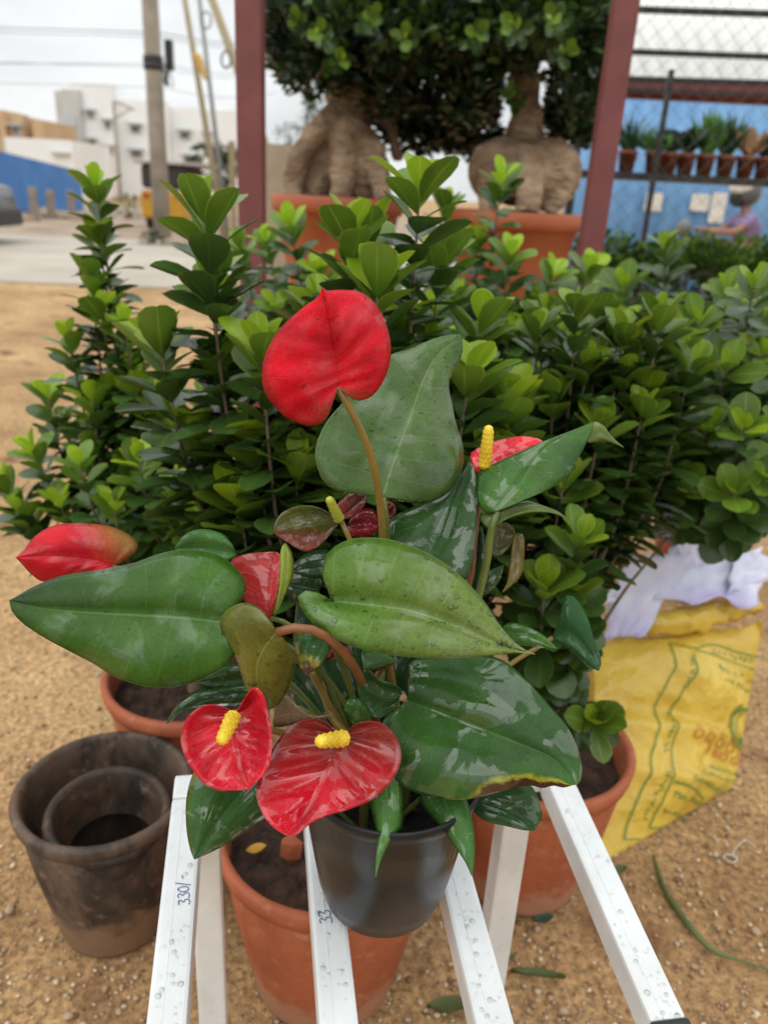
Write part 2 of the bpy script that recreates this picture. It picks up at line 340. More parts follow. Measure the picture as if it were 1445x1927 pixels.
def weathered(name, base, stain, dust, rust, h_splash):
    m, n, b = newmat(name); L = n.links.new
    g = nd(n, 'ShaderNodeTexCoord'); gp = nd(n, 'ShaderNodeNewGeometry'); mpn = nd(n, 'ShaderNodeMapping'); mpn.inputs['Scale'].default_value = (1, 1, .4); L(g.outputs['Object'], mpn.inputs['Vector'])
    def layer(prev, colour, scale, lo, hi, vec):
        a = nd(n, 'ShaderNodeTexNoise', Scale=scale, Detail=9.0, Roughness=.68); L(vec, a.inputs['Vector'])
        r = nd(n, 'ShaderNodeMapRange'); r.inputs['From Min'].default_value = lo; r.inputs['From Max'].default_value = hi; L(a.outputs['Fac'], r.inputs['Value'])
        q = nd(n, 'ShaderNodeMix', data_type='RGBA'); L(r.outputs['Result'], q.inputs[0]); L(prev, q.inputs[6]); q.inputs[7].default_value = (*colour, 1); return q.outputs[2]
    c0 = nd(n, 'ShaderNodeRGB'); c0.outputs[0].default_value = (*base, 1)
    c = layer(c0.outputs[0], stain, 11.0, .46, .58, mpn.outputs['Vector']); c = layer(c, rust, 6.0, .52, .70, g.outputs['Object']); c = layer(c, dust, 38.0, .56, .72, g.outputs['Object'])
    sp_ = nd(n, 'ShaderNodeSeparateXYZ'); L(gp.outputs['Position'], sp_.inputs['Vector']); nz_ = nd(n, 'ShaderNodeTexNoise', Scale=22.0, Detail=7.0); L(g.outputs['Object'], nz_.inputs['Vector'])
    ad = nd(n, 'ShaderNodeMath', operation='MULTIPLY_ADD'); L(nz_.outputs['Fac'], ad.inputs[0]); ad.inputs[1].default_value = -.16; L(sp_.outputs['Z'], ad.inputs[2])
    r = nd(n, 'ShaderNodeMapRange'); r.inputs['From Min'].default_value = h_splash - .08; r.inputs['From Max'].default_value = h_splash - .045; r.inputs['To Min'].default_value = .85; r.inputs['To Max'].default_value = 0; L(ad.outputs[0], r.inputs['Value'])
    q = nd(n, 'ShaderNodeMix', data_type='RGBA'); L(r.outputs['Result'], q.inputs[0]); L(c, q.inputs[6]); q.inputs[7].default_value = (*dust, 1); L(q.outputs[2], b.inputs['Base Color'])
    b.inputs['Roughness'].default_value = .62; b.inputs['Specular IOR Level'].default_value = .35
    bn = nd(n, 'ShaderNodeTexNoise', Scale=60.0, Detail=6.0); L(g.outputs['Object'], bn.inputs['Vector']); bp = nd(n, 'ShaderNodeBump', Strength=.5, Distance=.003); L(bn.outputs['Fac'], bp.inputs['Height']); L(bp.outputs['Normal'], b.inputs['Normal'])
    return m
MT['brown_pot'] = weathered('aged_dark_pot', (.115, .076, .054), (.036, .028, .022), (.24, .15, .09), (.15, .070, .036), .06)
MT['brown_pot_in'] = weathered('aged_dark_pot_small', (.060, .040, .028), (.022, .016, .012), (.17, .11, .07), (.20, .080, .030), -.2)
MT['terracotta'] = weathered('terracotta_plastic', (.43, .125, .056), (.36, .098, .044), (.46, .24, .145), (.40, .105, .045), .045)
MT['bark'] = noisy('grey_brown_bark', (0.10, 0.065, 0.04), (0.24, 0.17, 0.115), scale=18, detail=8, rough=0.8, bump=0.6, bscale=70, dist=0.006)
MT['ginseng'] = noisy('smooth_fig_bark', (0.25, 0.16, 0.095), (0.52, 0.38, 0.25), scale=9, detail=10, rough=0.75, bump=1.0, bscale=30, dist=0.03, c3=(0.17, 0.10, 0.055), stretch=(1, 1, 2.0))
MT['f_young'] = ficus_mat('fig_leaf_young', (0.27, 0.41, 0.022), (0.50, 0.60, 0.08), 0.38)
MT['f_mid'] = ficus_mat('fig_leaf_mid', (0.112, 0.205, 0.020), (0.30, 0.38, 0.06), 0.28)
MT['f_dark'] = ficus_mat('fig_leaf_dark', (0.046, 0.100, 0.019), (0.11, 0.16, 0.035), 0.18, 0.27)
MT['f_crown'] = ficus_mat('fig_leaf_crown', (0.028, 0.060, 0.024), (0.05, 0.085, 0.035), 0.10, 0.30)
MT['red_steel'] = noisy('red_oxide_paint', (0.155, 0.042, 0.042), (0.21, 0.06, 0.058), scale=9, rough=0.55, bump=0.1, bscale=60, dist=0.002)
MT['dark_steel'] = plain('dark_steel', (0.02, 0.019, 0.017), 0.5)
MT['yellow_bag'] = noisy('yellow_film', (0.60, 0.40, 0.045), (0.74, 0.53, 0.09), scale=6, rough=0.22, rvar=0.06, bump=0.9, bscale=9, dist=0.035)
MT['bag_green'] = plain('green_print', (0.12, 0.25, 0.05), 0.4)
MT['bag_red'] = plain('red_print', (0.58, 0.20, 0.05), 0.4)
MT['paper'] = noisy('lilac_paper', (0.60, 0.60, 0.78), (0.80, 0.82, 0.90), scale=7, rough=0.6, bump=0.2, bscale=25, c3=(0.45, 0.40, 0.72))
MT['white'] = plain('white_paint', (0.74, 0.75, 0.75), 0.6)
MT['grass_green'] = plain('twig_green', (0.10, 0.13, 0.035), 0.6, var=0.3)
MT['dead_leaf'] = plain('dead_leaf_yellow', (0.50, 0.27, 0.03), 0.6)
MT['pebble'] = noisy('pale_pebble', (0.30, 0.19, 0.10), (0.55, 0.42, 0.28), scale=3, rough=0.75, bump=0.1)
MT['gravel_pale'] = plain('gravel_pale', (.62, .50, .34), .8, var=.3); MT['gravel_red'] = plain('gravel_red', (.24, .115, .055), .8, var=.3)
MT['gravel'] = noisy('gravel_mix', (0.22, 0.13, 0.06), (0.55, 0.40, 0.25), scale=60, rough=0.75, bump=0.1, lo=0.3, hi=0.7)

# ------------------------------------------------------------------ the ground
def sand_mat():
    m, n, b = newmat('damp_sand'); L = n.links.new
    g = nd(n, 'ShaderNodeNewGeometry'); v = g.outputs['Position']
    a = nd(n, 'ShaderNodeTexNoise', Scale=1.6, Detail=8.0, Roughness=0.62); L(v, a.inputs['Vector'])
    r = nd(n, 'ShaderNodeValToRGB'); cr = r.color_ramp
    cr.elements[0].position = 0.36; cr.elements[0].color = (0.37, 0.215, 0.095, 1); cr.elements[1].position = 0.66; cr.elements[1].color = (0.67, 0.435, 0.205, 1); L(a.outputs['Fac'], r.inputs['Fac'])
    f = nd(n, 'ShaderNodeTexNoise', Scale=85.0, Detail=4.0, Roughness=0.7); L(v, f.inputs['Vector'])
    r2 = nd(n, 'ShaderNodeValToRGB'); r2.color_ramp.elements[0].position = 0.33; r2.color_ramp.elements[0].color = (0.38,)*3 + (1,); r2.color_ramp.elements[1].position = 0.68; r2.color_ramp.elements[1].color = (1.25,)*3 + (1,); L(f.outputs['Fac'], r2.inputs['Fac'])
    mu = nd(n, 'ShaderNodeMix', data_type='RGBA', blend_type='MULTIPLY'); mu.inputs[0].default_value = 1; L(r.outputs['Color'], mu.inputs[6]); L(r2.outputs['Color'], mu.inputs[7])
    w = nd(n, 'ShaderNodeTexNoise', Scale=3.2, Detail=5.0); L(v, w.inputs['Vector'])
    r3 = nd(n, 'ShaderNodeValToRGB'); r3.color_ramp.elements[0].position = 0.58; r3.color_ramp.elements[1].position = 0.70; L(w.outputs['Fac'], r3.inputs['Fac'])
    m2 = nd(n, 'ShaderNodeMix', data_type='RGBA'); L(r3.outputs['Color'], m2.inputs[0]); L(mu.outputs[2], m2.inputs[6]); m2.inputs[7].default_value = (0.17, 0.075, 0.035, 1)
    L(m2.outputs[2], b.inputs['Base Color']); b.inputs['Roughness'].default_value = 0.85; b.inputs['Specular IOR Level'].default_value = 0.3
    bp = nd(n, 'ShaderNodeBump', Strength=0.9, Distance=0.006); L(f.outputs['Fac'], bp.inputs['Height']); L(bp.outputs['Normal'], b.inputs['Normal'])
    return m
MT['sand'] = sand_mat()
MT['road'] = noisy('concrete_road', (0.36, 0.315, 0.255), (0.50, 0.45, 0.375), scale=0.5, detail=8, rough=0.85, bump=0.3, bscale=30, coords='Object')
MT['dirt'] = noisy('roadside_dirt', (0.22, 0.155, 0.10), (0.42, 0.33, 0.24), scale=0.9, detail=8, rough=0.9, bump=0.6, bscale=20)
def lines(dense, step, lim, grow=1.25):
    a = [0.0]; s = step
    while a[-1] < lim:
        if a[-1] > dense: s *= grow
        a.append(a[-1] + s)
    return a
gx = lines(1.8, 0.05, 700); gx = [-v for v in reversed(gx[1:])] + gx
gy = [-v for v in reversed(lines(0.3, 0.2, 60, 1.5)[1:])] + lines(3.2, 0.05, 900)
gv = []
for y in gy:
    for x in gx:
        fade = max(0, 1 - math.hypot(x, y - 1.2) / 6)
        gv.append((x, y, (noise.noise((x*2.1, y*2.1, 0)) * 0.012 + noise.noise((x*7, y*7, 3)) * 0.006) * fade - 0.006))
nx = len(gx)
gf = [(j*nx+i, j*nx+i+1, (j+1)*nx+i+1, (j+1)*nx+i) for j in range(len(gy)-1) for i in range(nx-1)]
tag(mesh_obj('ground', gv, gf, MT['sand']), 'damp ochre sandy ground with fine gravel', 'ground', kind='structure')
# gravel
ico_v, ico_f = [], []
_b = bmesh.new(); bmesh.ops.create_icosphere(_b, subdivisions=1, radius=1.0); _b.verts.ensure_lookup_table()
ico_v = [v.co.copy() for v in _b.verts]; ico_f = [tuple(v.index for v in f.verts) for f in _b.faces]; _b.free()
gm = MB(); rg = random.Random(3)
for k in range(15000):
    y = 0.55 + 3.2 * rg.random() ** 1.8; x = rg.uniform(-0.62, 0.62) * (y + 0.5) * 1.1
    s = rg.choice((0.0018, 0.0022, 0.0022, 0.003, 0.003, 0.004, 0.004, 0.0055)) * rg.uniform(0.8, 1.3)
    q = Matrix.Rotation(rg.random() * 6.3, 3, 'Z') @ Matrix.Diagonal((1, rg.uniform(.6, 1), rg.uniform(.45, .8)))
    c = Vector((x, y, s * 0.3 + noise.noise((x*2.1, y*2.1, 0)) * 0.012 * max(0, 1 - math.hypot(x, y - 1.2) / 6) - 0.004))
    gm.add([c + (q @ (v * s * (1 + 0.25 * noise.noise(v * 2 + Vector((k, 0, 0)))))) for v in ico_v], ico_f, rg.choice((0, 0, 0, 1, 1, 2)))
tag(build(gm, 'gravel', [MT['gravel'], MT['gravel_pale'], MT['gravel_red']]), 'fine pale gravel strewn over the sand', 'gravel', kind='stuff')
for k, (px, py, s) in enumerate([(1060, 1905, .011), (20, 1715, .012), (130, 1915, .010), (225, 1905, .008), (1035, 1880, .007), (1420, 1755, .012), (1010, 1750, .008), (150, 1600, .007), (60, 1840, .007), (1320, 1640, .006), (1390, 1530, .006)]):
    c = G(px, py); q = Matrix.Rotation(k * 1.7, 3, 'Z')
    pb = MB().add([c + Vector((0, 0, s * .4)) + (q @ (Vector((v.x, v.y * .8, v.z * .6)) * s * (1 + 0.3 * noise.noise(v * 1.5 + Vector((k*3, 0, 0)))))) for v in ico_v], ico_f)
    o = build(pb, 'pebble', MT['pebble'], origin=(c.x, c.y, 0)); md = o.modifiers.new('round', 'SUBSURF'); md.levels = md.render_levels = 1
    tag(o, ('pale pebble at the bottom edge between the two right white bars', 'large pale pebble at the left edge below the dark pot', 'pale pebble at the bottom edge left of the leftmost bar', 'small pebble beside the leftmost white bar at the bottom', 'pebble just above the narrow green leaf between bars', 'reddish pebble below the green stalk at right', 'pebble next to the round green leaf by the leg', 'pebble on the sand left of the dark pot wall', 'pebble near the left edge under the dark pot', 'pebble between the yellow bag and the white thread', 'pebble right of the yellow bag corner')[k], 'pebble', 'pebbles scattered on the sand')
# road beyond the sand
def strip(name, pts, z, mat, label, cat, sub=1):
    v = [Vector((p[0], p[1], z)) for p in pts]
    return tag(mesh_obj(name, v, [tuple(range(len(v)))], mat, smooth=False), label, cat, kind='structure')
y_near = [G(0, 530), G(460, 548)]
dn = (y_near[1] - y_near[0]); 
ra = y_near[0] - dn * 14; rb = y_near[1] + dn * 14
far = [G(0, 440), G(460, 458)]; dfv = far[1] - far[0]; fa = far[0] - dfv * 8; fb = far[1] + dfv * 8
strip('road', [ra, rb, fb, fa], 0.004, MT['road'], 'pale concrete road crossing behind the sandy yard', 'road')
strip('road_shoulder', [fa, fb, fb + Vector((8, 30, 0)), fa + Vector((-8, 30, 0))], 0.006, MT['dirt'], 'dusty dirt verge beyond the concrete road', 'verge')

# ------------------------------------------------------------------ the white slatted stand
POT = P(717, 1676, 0.755)                               # centre of the black pot's underside
SV = (P(477, 187, 1.0) - CAM).normalized()             # along the bars, away from the lens
SW = SV.cross(Vector((0, 0, 1))).normalized(); SN = SW.cross(SV).normalized()
def on_stand(x, y):
    v = P(x, y, 1.0) - CAM; t = (POT - CAM).dot(SN) / v.dot(SN)
    q = CAM + v * t - POT
    return q.dot(SW), q.dot(SV)
def SP(w, v, n=0.0): return POT + SW * w + SV * v + SN * n
BW = 0.033
v_near = on_stand(1262, 1917)[1]; v_far = on_stand(1052, 1452)[1]
stand = thing('plant_stand', 'white square-tube stand with four bars under the black anthurium pot', 'stand', (POT.x, POT.y, 0))
def tube_bar(a, b, name, bw=BW, up=SN, par=None):
    m = MB().bar(a, b, bw, bw, up); return build(m, name, MT['white_tube'], par or stand, smooth=False, bevel=0.0035)
bars = []
for (xl, xr) in ((276, 350), (600, 676), (893, 972), (1227, 1297)):
    wl = on_stand(xl, 1927)[0]; wr = on_stand(xr, 1927)[0]; wc = (wl + wr) / 2
    b = tube_bar(SP(wc, v_near, -BW/2 - .0005), SP(wc, v_far, -BW/2 - .0005), 'bar'); bars.append((wc, b))
    build(MB().bar(SP(wc - .004, v_near + .0005, -.00035), SP(wc - .004, v_far - .0005, -.00035), .0006, .0004, SN), 'seam', MT['wframe0'], b, smooth=False)
    if xl > 1000:
        cp = MB().bar(SP(wc, v_near - .012, -BW/2 - .0005), SP(wc, v_near - .0004, -BW/2 - .0005), BW + .003, BW + .003, SN); build(cp, 'end_cap', MT['black_cap'], b, smooth=False, bevel=0.003)
w0, w3 = bars[0][0], bars[3][0]
tube_bar(SP(w0 - BW/2, v_far + BW/2 + .001, -BW/2 - .001), SP(w3 + BW/2, v_far + BW/2 + .001, -BW/2 - .001), 'cross_bar')
tube_bar(SP(w0 + BW, v_near - BW*1.0, -BW*1.55), SP(w3 - BW, v_near - BW*1.0, -BW*1.55), 'cross_bar')
def leg_at(px, py):
    w, v = on_stand(px, py); return w
for px, py in ((387, 1440), (968, 1440)):
    t = SP(leg_at(px, py), v_far - .006, -BW * 1.05)
    m = MB().bar((t.x, t.y, 0.0), t, BW, BW, SW.cross(Vector((0, 0, 1)))); build(m, 'leg', MT['white_tube'], stand, smooth=False, bevel=0.0035)
for w in (w0 + BW * 1.2, w3 - BW * 1.2):
    t = SP(w, v_near - BW, -BW * 2.1); m = MB().bar((t.x, t.y, 0.0), t, BW, BW, SW.cross(Vector((0, 0, 1)))); build(m, 'leg', MT['white_tube'], stand, smooth=False, bevel=0.0035)
# pencilled prices
def text_mesh(s, size=1.0):
    cu = bpy.data.curves.new('lettering', 'FONT'); cu.body = s; cu.size = size; cu.resolution_u = 3
    ob = bpy.data.objects.new('lettering', cu); me = bpy.data.meshes.new_from_object(ob)
    v = [p.co.copy() for p in me.vertices]; f = [tuple(q.vertices) for q in me.polygons]
    bpy.data.objects.remove(ob); bpy.data.meshes.remove(me)
    return v, f
GLYPH = {'3': [[(.05, .9), (.3, 1.0), (.5, .82), (.28, .55), (.52, .4), (.5, .1), (.25, 0), (.0, .12)]], '0': [[(.3, 1), (.06, .7), (.05, .3), (.28, 0), (.5, .3), (.48, .75), (.28, 1)]], '/': [[(.0, -.15), (.3, 1.1)]], '-': [[(.05, .5), (.45, .56)]]}
def write_on_bar(txt, bar_i, px, py, size):
    w, v = on_stand(px, py); m = MB(); x0 = 0.0; rr_ = random.Random(len(txt))
    for ch in txt:
        for st_ in GLYPH[ch]:
            k_ = size * rr_.uniform(.85, 1.1); c = catmull([(x0 + a * k_, b * k_, 0) for a, b in st_], 22); b0 = len(m.v)
            for i, p in enumerate(c):
                d = (c[min(22, i+1)] - c[max(0, i-1)]).normalized(); sdv = Vector((-d.y, d.x, 0)) * .00042
                for sg in (-1, 1): q = p + sdv * sg; m.v.append(SP(w - q.y - .12 * q.x, v + q.x, .0003))
            for i in range(22): m.f.append((b0+2*i, b0+2*i+1, b0+2*i+3, b0+2*i+2)); m.m.append(0)
        x0 += size * .66
    build(m, 'price_writing', MT['ink'], bars[bar_i][1], smooth=False)
write_on_bar('330/-', 0, 358, 1702, 0.0105)
write_on_bar('33', 1, 626, 1737, 0.0105)
# rain drops on the bars
def drops(parent, pts, name='water_drops'):
    m = MB()
    for p, nrm, r in pts:
        x = nrm.orthogonal().normalized(); y = nrm.cross(x); b = len(m.v); k = 12
        for i, (rr, hh) in enumerate(((1.0, -0.02), (0.84, 0.16), (0.48, 0.27))):
            for j in range(k):
                a = 2 * math.pi * j / k; m.v.append(p + (x * math.cos(a) + y * math.sin(a)) * (rr * r) + nrm * (hh * r))
        m.v.append(p + nrm * (0.30 * r))
        for i in range(2):
            for j in range(k): m.f.append((b+i*k+j, b+i*k+(j+1) % k, b+(i+1)*k+(j+1) % k, b+(i+1)*k+j)); m.m.append(0)
        for j in range(k): m.f.append((b+2*k+j, b+2*k+(j+1) % k, b+3*k)); m.m.append(0)
    o = build(m, name, MT['water'], parent); return tag(o, kind='stuff')
rd = random.Random(11)
for wc, b in bars:
    pts = []
    for k in range(90):
        r = rd.choice((.0005, .0006, .0008, .0008, .001, .001, .0013, .0022)) * rd.uniform(.8, 1.2)
        pts.append((SP(wc + rd.uniform(-.45, .45) * (BW - .006), v_near + .28 * rd.random() ** 1.5, 0.0), SN, r))
    drops(b, pts)

# ------------------------------------------------------------------ the anthurium
ant = thing('potted_anthurium', 'red-flowered anthurium with glossy wet leaves in a black pot on the white stand', 'potted plant', POT)
UP = Vector((0, 0, 1)); AX = (SN * 0.6 + UP * 0.4).normalized()
prof = [(0.0, .002), (.048, .002), (.056, .008), (.062, .03), (.0720, .095), (.0780, .150), (.0805, .152), (.0825, .160), (.0825, .166), (.0805, .1675), (.0785, .165), (.0755, .150), (.062, .05)]
pot_o = build(MB().lathe(POT, prof, 56, AX), 'nursery_pot', MT['black_pot'], ant)
build(MB().disc(POT + AX * .095, .0690, 40, AX, amp=.014), 'soil', MT['soil_darkened'], ant)
lb = MB()   # white label on the pot's right side
for i in range(4):
    for j in range(2):
        a = R(28 + i * 4); hh = .080 + j * .045; rr = .0715 + (hh - .095) * .12 + .0009
        d = (SW * math.cos(a) - SV * math.sin(a)); d = (d - AX * d.dot(AX)).normalized()
        lb.v.append(POT + AX * hh + d * rr)
for i in range(3): lb.f.append((i*2, i*2+2, i*2+3, i*2+1)); lb.m.append(0)
build(lb, 'sticker', MT['white'], pot_o)
CROWN = POT + AX * .10

def blade(name, base, mid, tip, Lp, Rp, z, mat, colf, parent=ant, bulge=-.012, n=30, m=7, wave=0.0, u0=.16, ripple=0.0, cup=0.0, pw=1.15):
    """leaf surface: midrib from base to tip, two margins round the lobes; z = depth at base, tip, left and right margin"""
    zb, zt, zl, zr = z; N4 = n * 4
    mc = catmull([(*base, 0)] + [(*q, 0) for q in mid] + [(*tip, 0)], N4)
    LE = catmull([(*base, 0)] + [(*q, 0) for q in Lp] + [(*tip, 0)], n); RE = catmull([(*base, 0)] + [(*q, 0) for q in Rp] + [(*tip, 0)], n)
    ax = Vector((tip[0] - base[0], tip[1] - base[1], 0)); al = ax.length; axn = ax / max(al, 1)
    mids = []; 
    for i in range(n + 1):
        t = i / n; u = max(0.0, (t - u0) / (1 - u0)) ** pw
        mids.append((mc[min(N4, int(round(u * N4)))], u))
    dl = max(1e-6, max((a - b[0]).length for a, b in zip(LE, mids))); dr = max(1e-6, max((a - b[0]).length for a, b in zip(RE, mids)))
    V, UVs, C = [], [], []; seed = hash(name) % 50 + base[0] * .01
    for i in range(n + 1):
        t = i / n; (mp_, u) = mids[i]; dm = zb + (zt - zb) * u
        for j in range(-m, m + 1):
            s = abs(j) / m; E = LE[i] if j < 0 else RE[i]; dd = dl if j < 0 else dr; ze = zl if j < 0 else zr
            q = mp_.lerp(E, s); f = (E - mp_).length / dd
            dz = ze * f * (s ** 1.35) + bulge * math.sin(math.pi * s) * f + cup * f * (1 - s) ** 2
            dz += wave * math.sin(t * 19 + (2 if j < 0 else 0) + seed) * s ** 3 * f
            dz += ripple * (math.cos(t * 44 + 2.5 * noise.noise((t * 5, seed, 0))) * (1 + .8 * noise.noise((t * 7, seed, 4)))) * math.sin(math.pi * min(1, s * 1.02)) * f * min(1, 6 * t, 6 * (1 - t))
            dz += .0022 * noise.noise((q.x * .02, q.y * .02, seed)) * f
            V.append(P(q.x, q.y, dm + dz)); UVs.append((.5 + .5 * j / m, t)); C.append(colf((-s if j < 0 else s), t, u, q))
    k = 2 * m + 1
    F = [(i*k+j, i*k+j+1, (i+1)*k+j+1, (i+1)*k+j) for i in range(n) for j in range(2*m)]
    o = mesh_obj(name, V, F, mat, parent, uv=UVs, colr=C)
    sd = o.modifiers.new('thickness', 'SOLIDIFY'); sd.thickness = 0.0007; sd.offset = 0
    o['grid'] = (n, k)
    return o
def mixc(a, b, f): f = min(1, max(0, f)); return tuple(x + (y - x) * f for x, y in zip(a, b))
def flat(c, c2=None):
    c2 = c2 or tuple(x * 1.3 for x in c)
    return lambda s, t, u, q: mixc(c, c2, .5 + .9 * noise.noise((q.x * .012, q.y * .012, c[0] * 90)))
def wet_drops(o, count, seed, rmin=.0008, rmax=.0026, face=None):
    """beads of water standing on a blade"""
    me = o.data; r_ = random.Random(seed); o0 = org(o.parent); pts = []
    pol = me.polygons; tries = 0
    while len(pts) < count and tries < count * 8:
        tries += 1; p = pol[r_.randrange(len(pol))]
        if p.area < 2e-6: continue
        c = p.center + o0; nn = p.normal.copy()
        if nn.dot(CAM - c) < 0: nn = -nn
        rr = rmin + (rmax - rmin) * r_.random() ** 2.5
        a, b = me.vertices[p.vertices[0]].co, me.vertices[p.vertices[2]].co
        pts.append((a.lerp(b, r_.random()) + o0 + nn * .0004, nn, rr))
    drops(o, pts)

GD = (.022, .062, .014); GM = (.042, .115, .018); GL = (.10, .19, .035); GB = (.05, .125, .032); OLV = (.13, .135, .022); RED = (.56, .010, .020); RED2 = (.40, .010, .018)
LF, LDK, LMT, SPT, SPB = MT['leaf'], MT['leaf_dark'], MT['leaf_matt'], MT['spathe'], MT['spathe_back']
# left broad leaf
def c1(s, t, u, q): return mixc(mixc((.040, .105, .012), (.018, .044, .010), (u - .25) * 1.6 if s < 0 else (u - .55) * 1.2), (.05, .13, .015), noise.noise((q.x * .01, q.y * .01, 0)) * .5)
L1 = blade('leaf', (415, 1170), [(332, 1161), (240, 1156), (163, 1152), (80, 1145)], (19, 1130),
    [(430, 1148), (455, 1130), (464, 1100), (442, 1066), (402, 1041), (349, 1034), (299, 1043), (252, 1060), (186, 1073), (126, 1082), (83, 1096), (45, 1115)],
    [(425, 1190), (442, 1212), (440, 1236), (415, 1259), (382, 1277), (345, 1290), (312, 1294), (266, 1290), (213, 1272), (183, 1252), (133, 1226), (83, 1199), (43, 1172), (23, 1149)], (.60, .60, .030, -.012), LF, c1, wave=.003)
# central pale leaf
L2 = blade('leaf', (627, 1132), [(709, 1140), (779, 1151), (859, 1179), (933, 1211)], (1006, 1231),
    [(614, 1104), (606, 1074), (619, 1039), (649, 1019), (684, 1012), (739, 1017), (799, 1039), (854, 1074), (908, 1129), (938, 1174), (963, 1204), (983, 1221)],
    [(604, 1119), (580, 1111), (561, 1121), (567, 1144), (590, 1174), (644, 1208), (709, 1228), (784, 1237), (859, 1238), (923, 1233), (968, 1228)], (.60, .55, .022, -.020), LMT,
    lambda s, t, u, q: mixc(mixc((.070, .150, .018), (.135, .185, .040), u * 1.1 + .3 * noise.noise((q.x * .015, q.y * .015, 4))), (.30, .16, .07), (t - .97) * 30), wave=.002)
# upper back leaf
L3 = blade('leaf', (721, 933), [(734, 891), (757, 824), (777, 769), (799, 710), (824, 667)], (868, 630),
    [(700, 923), (655, 927), (625, 920), (605, 899), (594, 864), (597, 832), (615, 794), (640, 764), (680, 720), (714, 687), (734, 668), (772, 657), (809, 640), (846, 630)],
    [(747, 940), (784, 946), (822, 940), (854, 916), (870, 881), (871, 844), (862, 812), (855, 788), (851, 762), (845, 738), (845, 714), (858, 692), (870, 662)], (.655, .70, .012, .018), MT['leaf_matt'], flat((.052, .108, .026), (.085, .150, .042)), bulge=-.008, wave=.004)
# dark leaf behind the pale one
L4 = blade('leaf', (800, 1092), [(806, 1045), (828, 995), (852, 935)], (882, 868),
    [(760, 1072), (718, 1035), (706, 1008), (739, 974), (779, 954), (839, 930), (868, 893)],
    [(838, 1112), (868, 1100), (880, 1080), (892, 1030), (897, 960), (897, 905), (892, 880)], (.66, .70, .02, -.02), LDK, flat((.020, .052, .014), (.03, .085, .018)), wave=.004, bulge=-.008)
# right upward leaf with a folded tip
L5 = blade('leaf', (937, 961), [(952, 945), (980, 907), (1004, 868), (1036, 835), (1080, 812)], (1116, 794),
    [(915, 966), (900, 946), (896, 912), (900, 889), (947, 865), (985, 848), (1019, 832), (1077, 810)],
    [(962, 951), (994, 937), (1039, 917), (1072, 890), (1089, 860), (1104, 830), (1113, 808)], (.665, .69, .02, -.012), LDK, flat((.030, .085, .018), (.05, .125, .02)), wave=.003, bulge=-.006)
blade('leaf_fold', (1105, 832), [(1118, 818), (1140, 823)], (1173, 842), [(1110, 812), (1117, 794), (1136, 802), (1146, 817), (1160, 831)], [(1115, 832), (1130, 830), (1149, 833)], (.692, .70, .004, .004), LMT, flat((.10, .15, .03)), parent=L5, bulge=-.002, n=14, m=3)
blade('leaf_fold', (922, 998), [(945, 972), (990, 957), (1040, 962)], (1069, 980), [(910, 985), (898, 972), (940, 958), (989, 943), (1014, 949), (1052, 964)], [(938, 984), (965, 972), (1002, 964), (1044, 967)], (.672, .66, .004, -.006), LMT, flat((.085, .125, .032)), parent=L5, bulge=-.003, n=16, m=3)
# olive young leaf in front
L6 = blade('leaf', (521, 1190), [(500, 1216), (484, 1250), (486, 1295)], (506, 1335),
    [(508, 1168), (486, 1143), (456, 1135), (426, 1150), (414, 1173), (426, 1206), (446, 1246), (459, 1283), (470, 1309), (487, 1328)],
    [(532, 1200), (546, 1220), (554, 1243), (549, 1279), (536, 1309), (520, 1328)], (.568, .612, .012, .022), LMT, flat((.105, .115, .018), (.17, .165, .028)), bulge=-.010)
# broad dark leaf with a scorched margin
def c7(s, t, u, q):
    c = mixc((.020, .058, .014), (.036, .10, .018), .5 + .8 * noise.noise((q.x * .012, q.y * .012, 7)))
    if s > 0:
        e = s + .14 * noise.noise((q.x * .045, q.y * .045, 2)) + .05 * noise.noise((q.x * .13, q.y * .13, 5))
        k = min(1, max(0, (t - .44) / .2)); k2 = min(1, max(0, (t - .60) / .08)) * min(1, max(0, (1.02 - t) / .08))
        c = mixc(c, (.26, .25, .015), (e - (1.03 - .06 * k - .36 * k2)) * 9)
        c = mixc(c, (.045, .018, .009), (e - (1.08 - .05 * k - .27 * k2)) * 30)
    return c
L7 = blade('leaf', (768, 1319), [(819, 1338), (889, 1365), (962, 1393), (1028, 1420), (1062, 1445)], (1085, 1476),
    [(772, 1307), (767, 1276), (776, 1243), (827, 1237), (880, 1232), (927, 1236), (958, 1251), (993, 1284), (1032, 1327), (1067, 1369), (1086, 1408), (1094, 1443), (1092, 1466)],
    [(749, 1334), (722, 1354), (716, 1390), (728, 1440), (747, 1470), (788, 1493), (834, 1503), (877, 1504), (927, 1493), (970, 1482), (1000, 1478), (1020, 1483), (1040, 1478), (1059, 1482), (1074, 1478)], (.655, .60, .03, -.016), LDK, c7, n=60, m=22, wave=.003)
L8 = blade('leaf', (495, 1452), [(440, 1510), (395, 1570)], (366, 1617), [(470, 1415), (400, 1410), (366, 1452), (352, 1500), (351, 1550), (357, 1592)], [(530, 1485), (520, 1522), (480, 1550), (440, 1580), (400, 1602), (380, 1611)], (.69, .625, .02, .004), LDK, flat((.026, .072, .014), (.034, .09, .016)))
L9 = blade('leaf', (726, 1445), [(728, 1500), (727, 1550), (714, 1600)], (707, 1650), [(700, 1468), (695, 1503), (703, 1540), (709, 1580), (707, 1612)], [(750, 1455), (756, 1500), (756, 1553), (735, 1582), (717, 1618)], (.63, .596, .006, .004), LDK, flat((.040, .11, .02)), bulge=-.004, n=18, m=4)
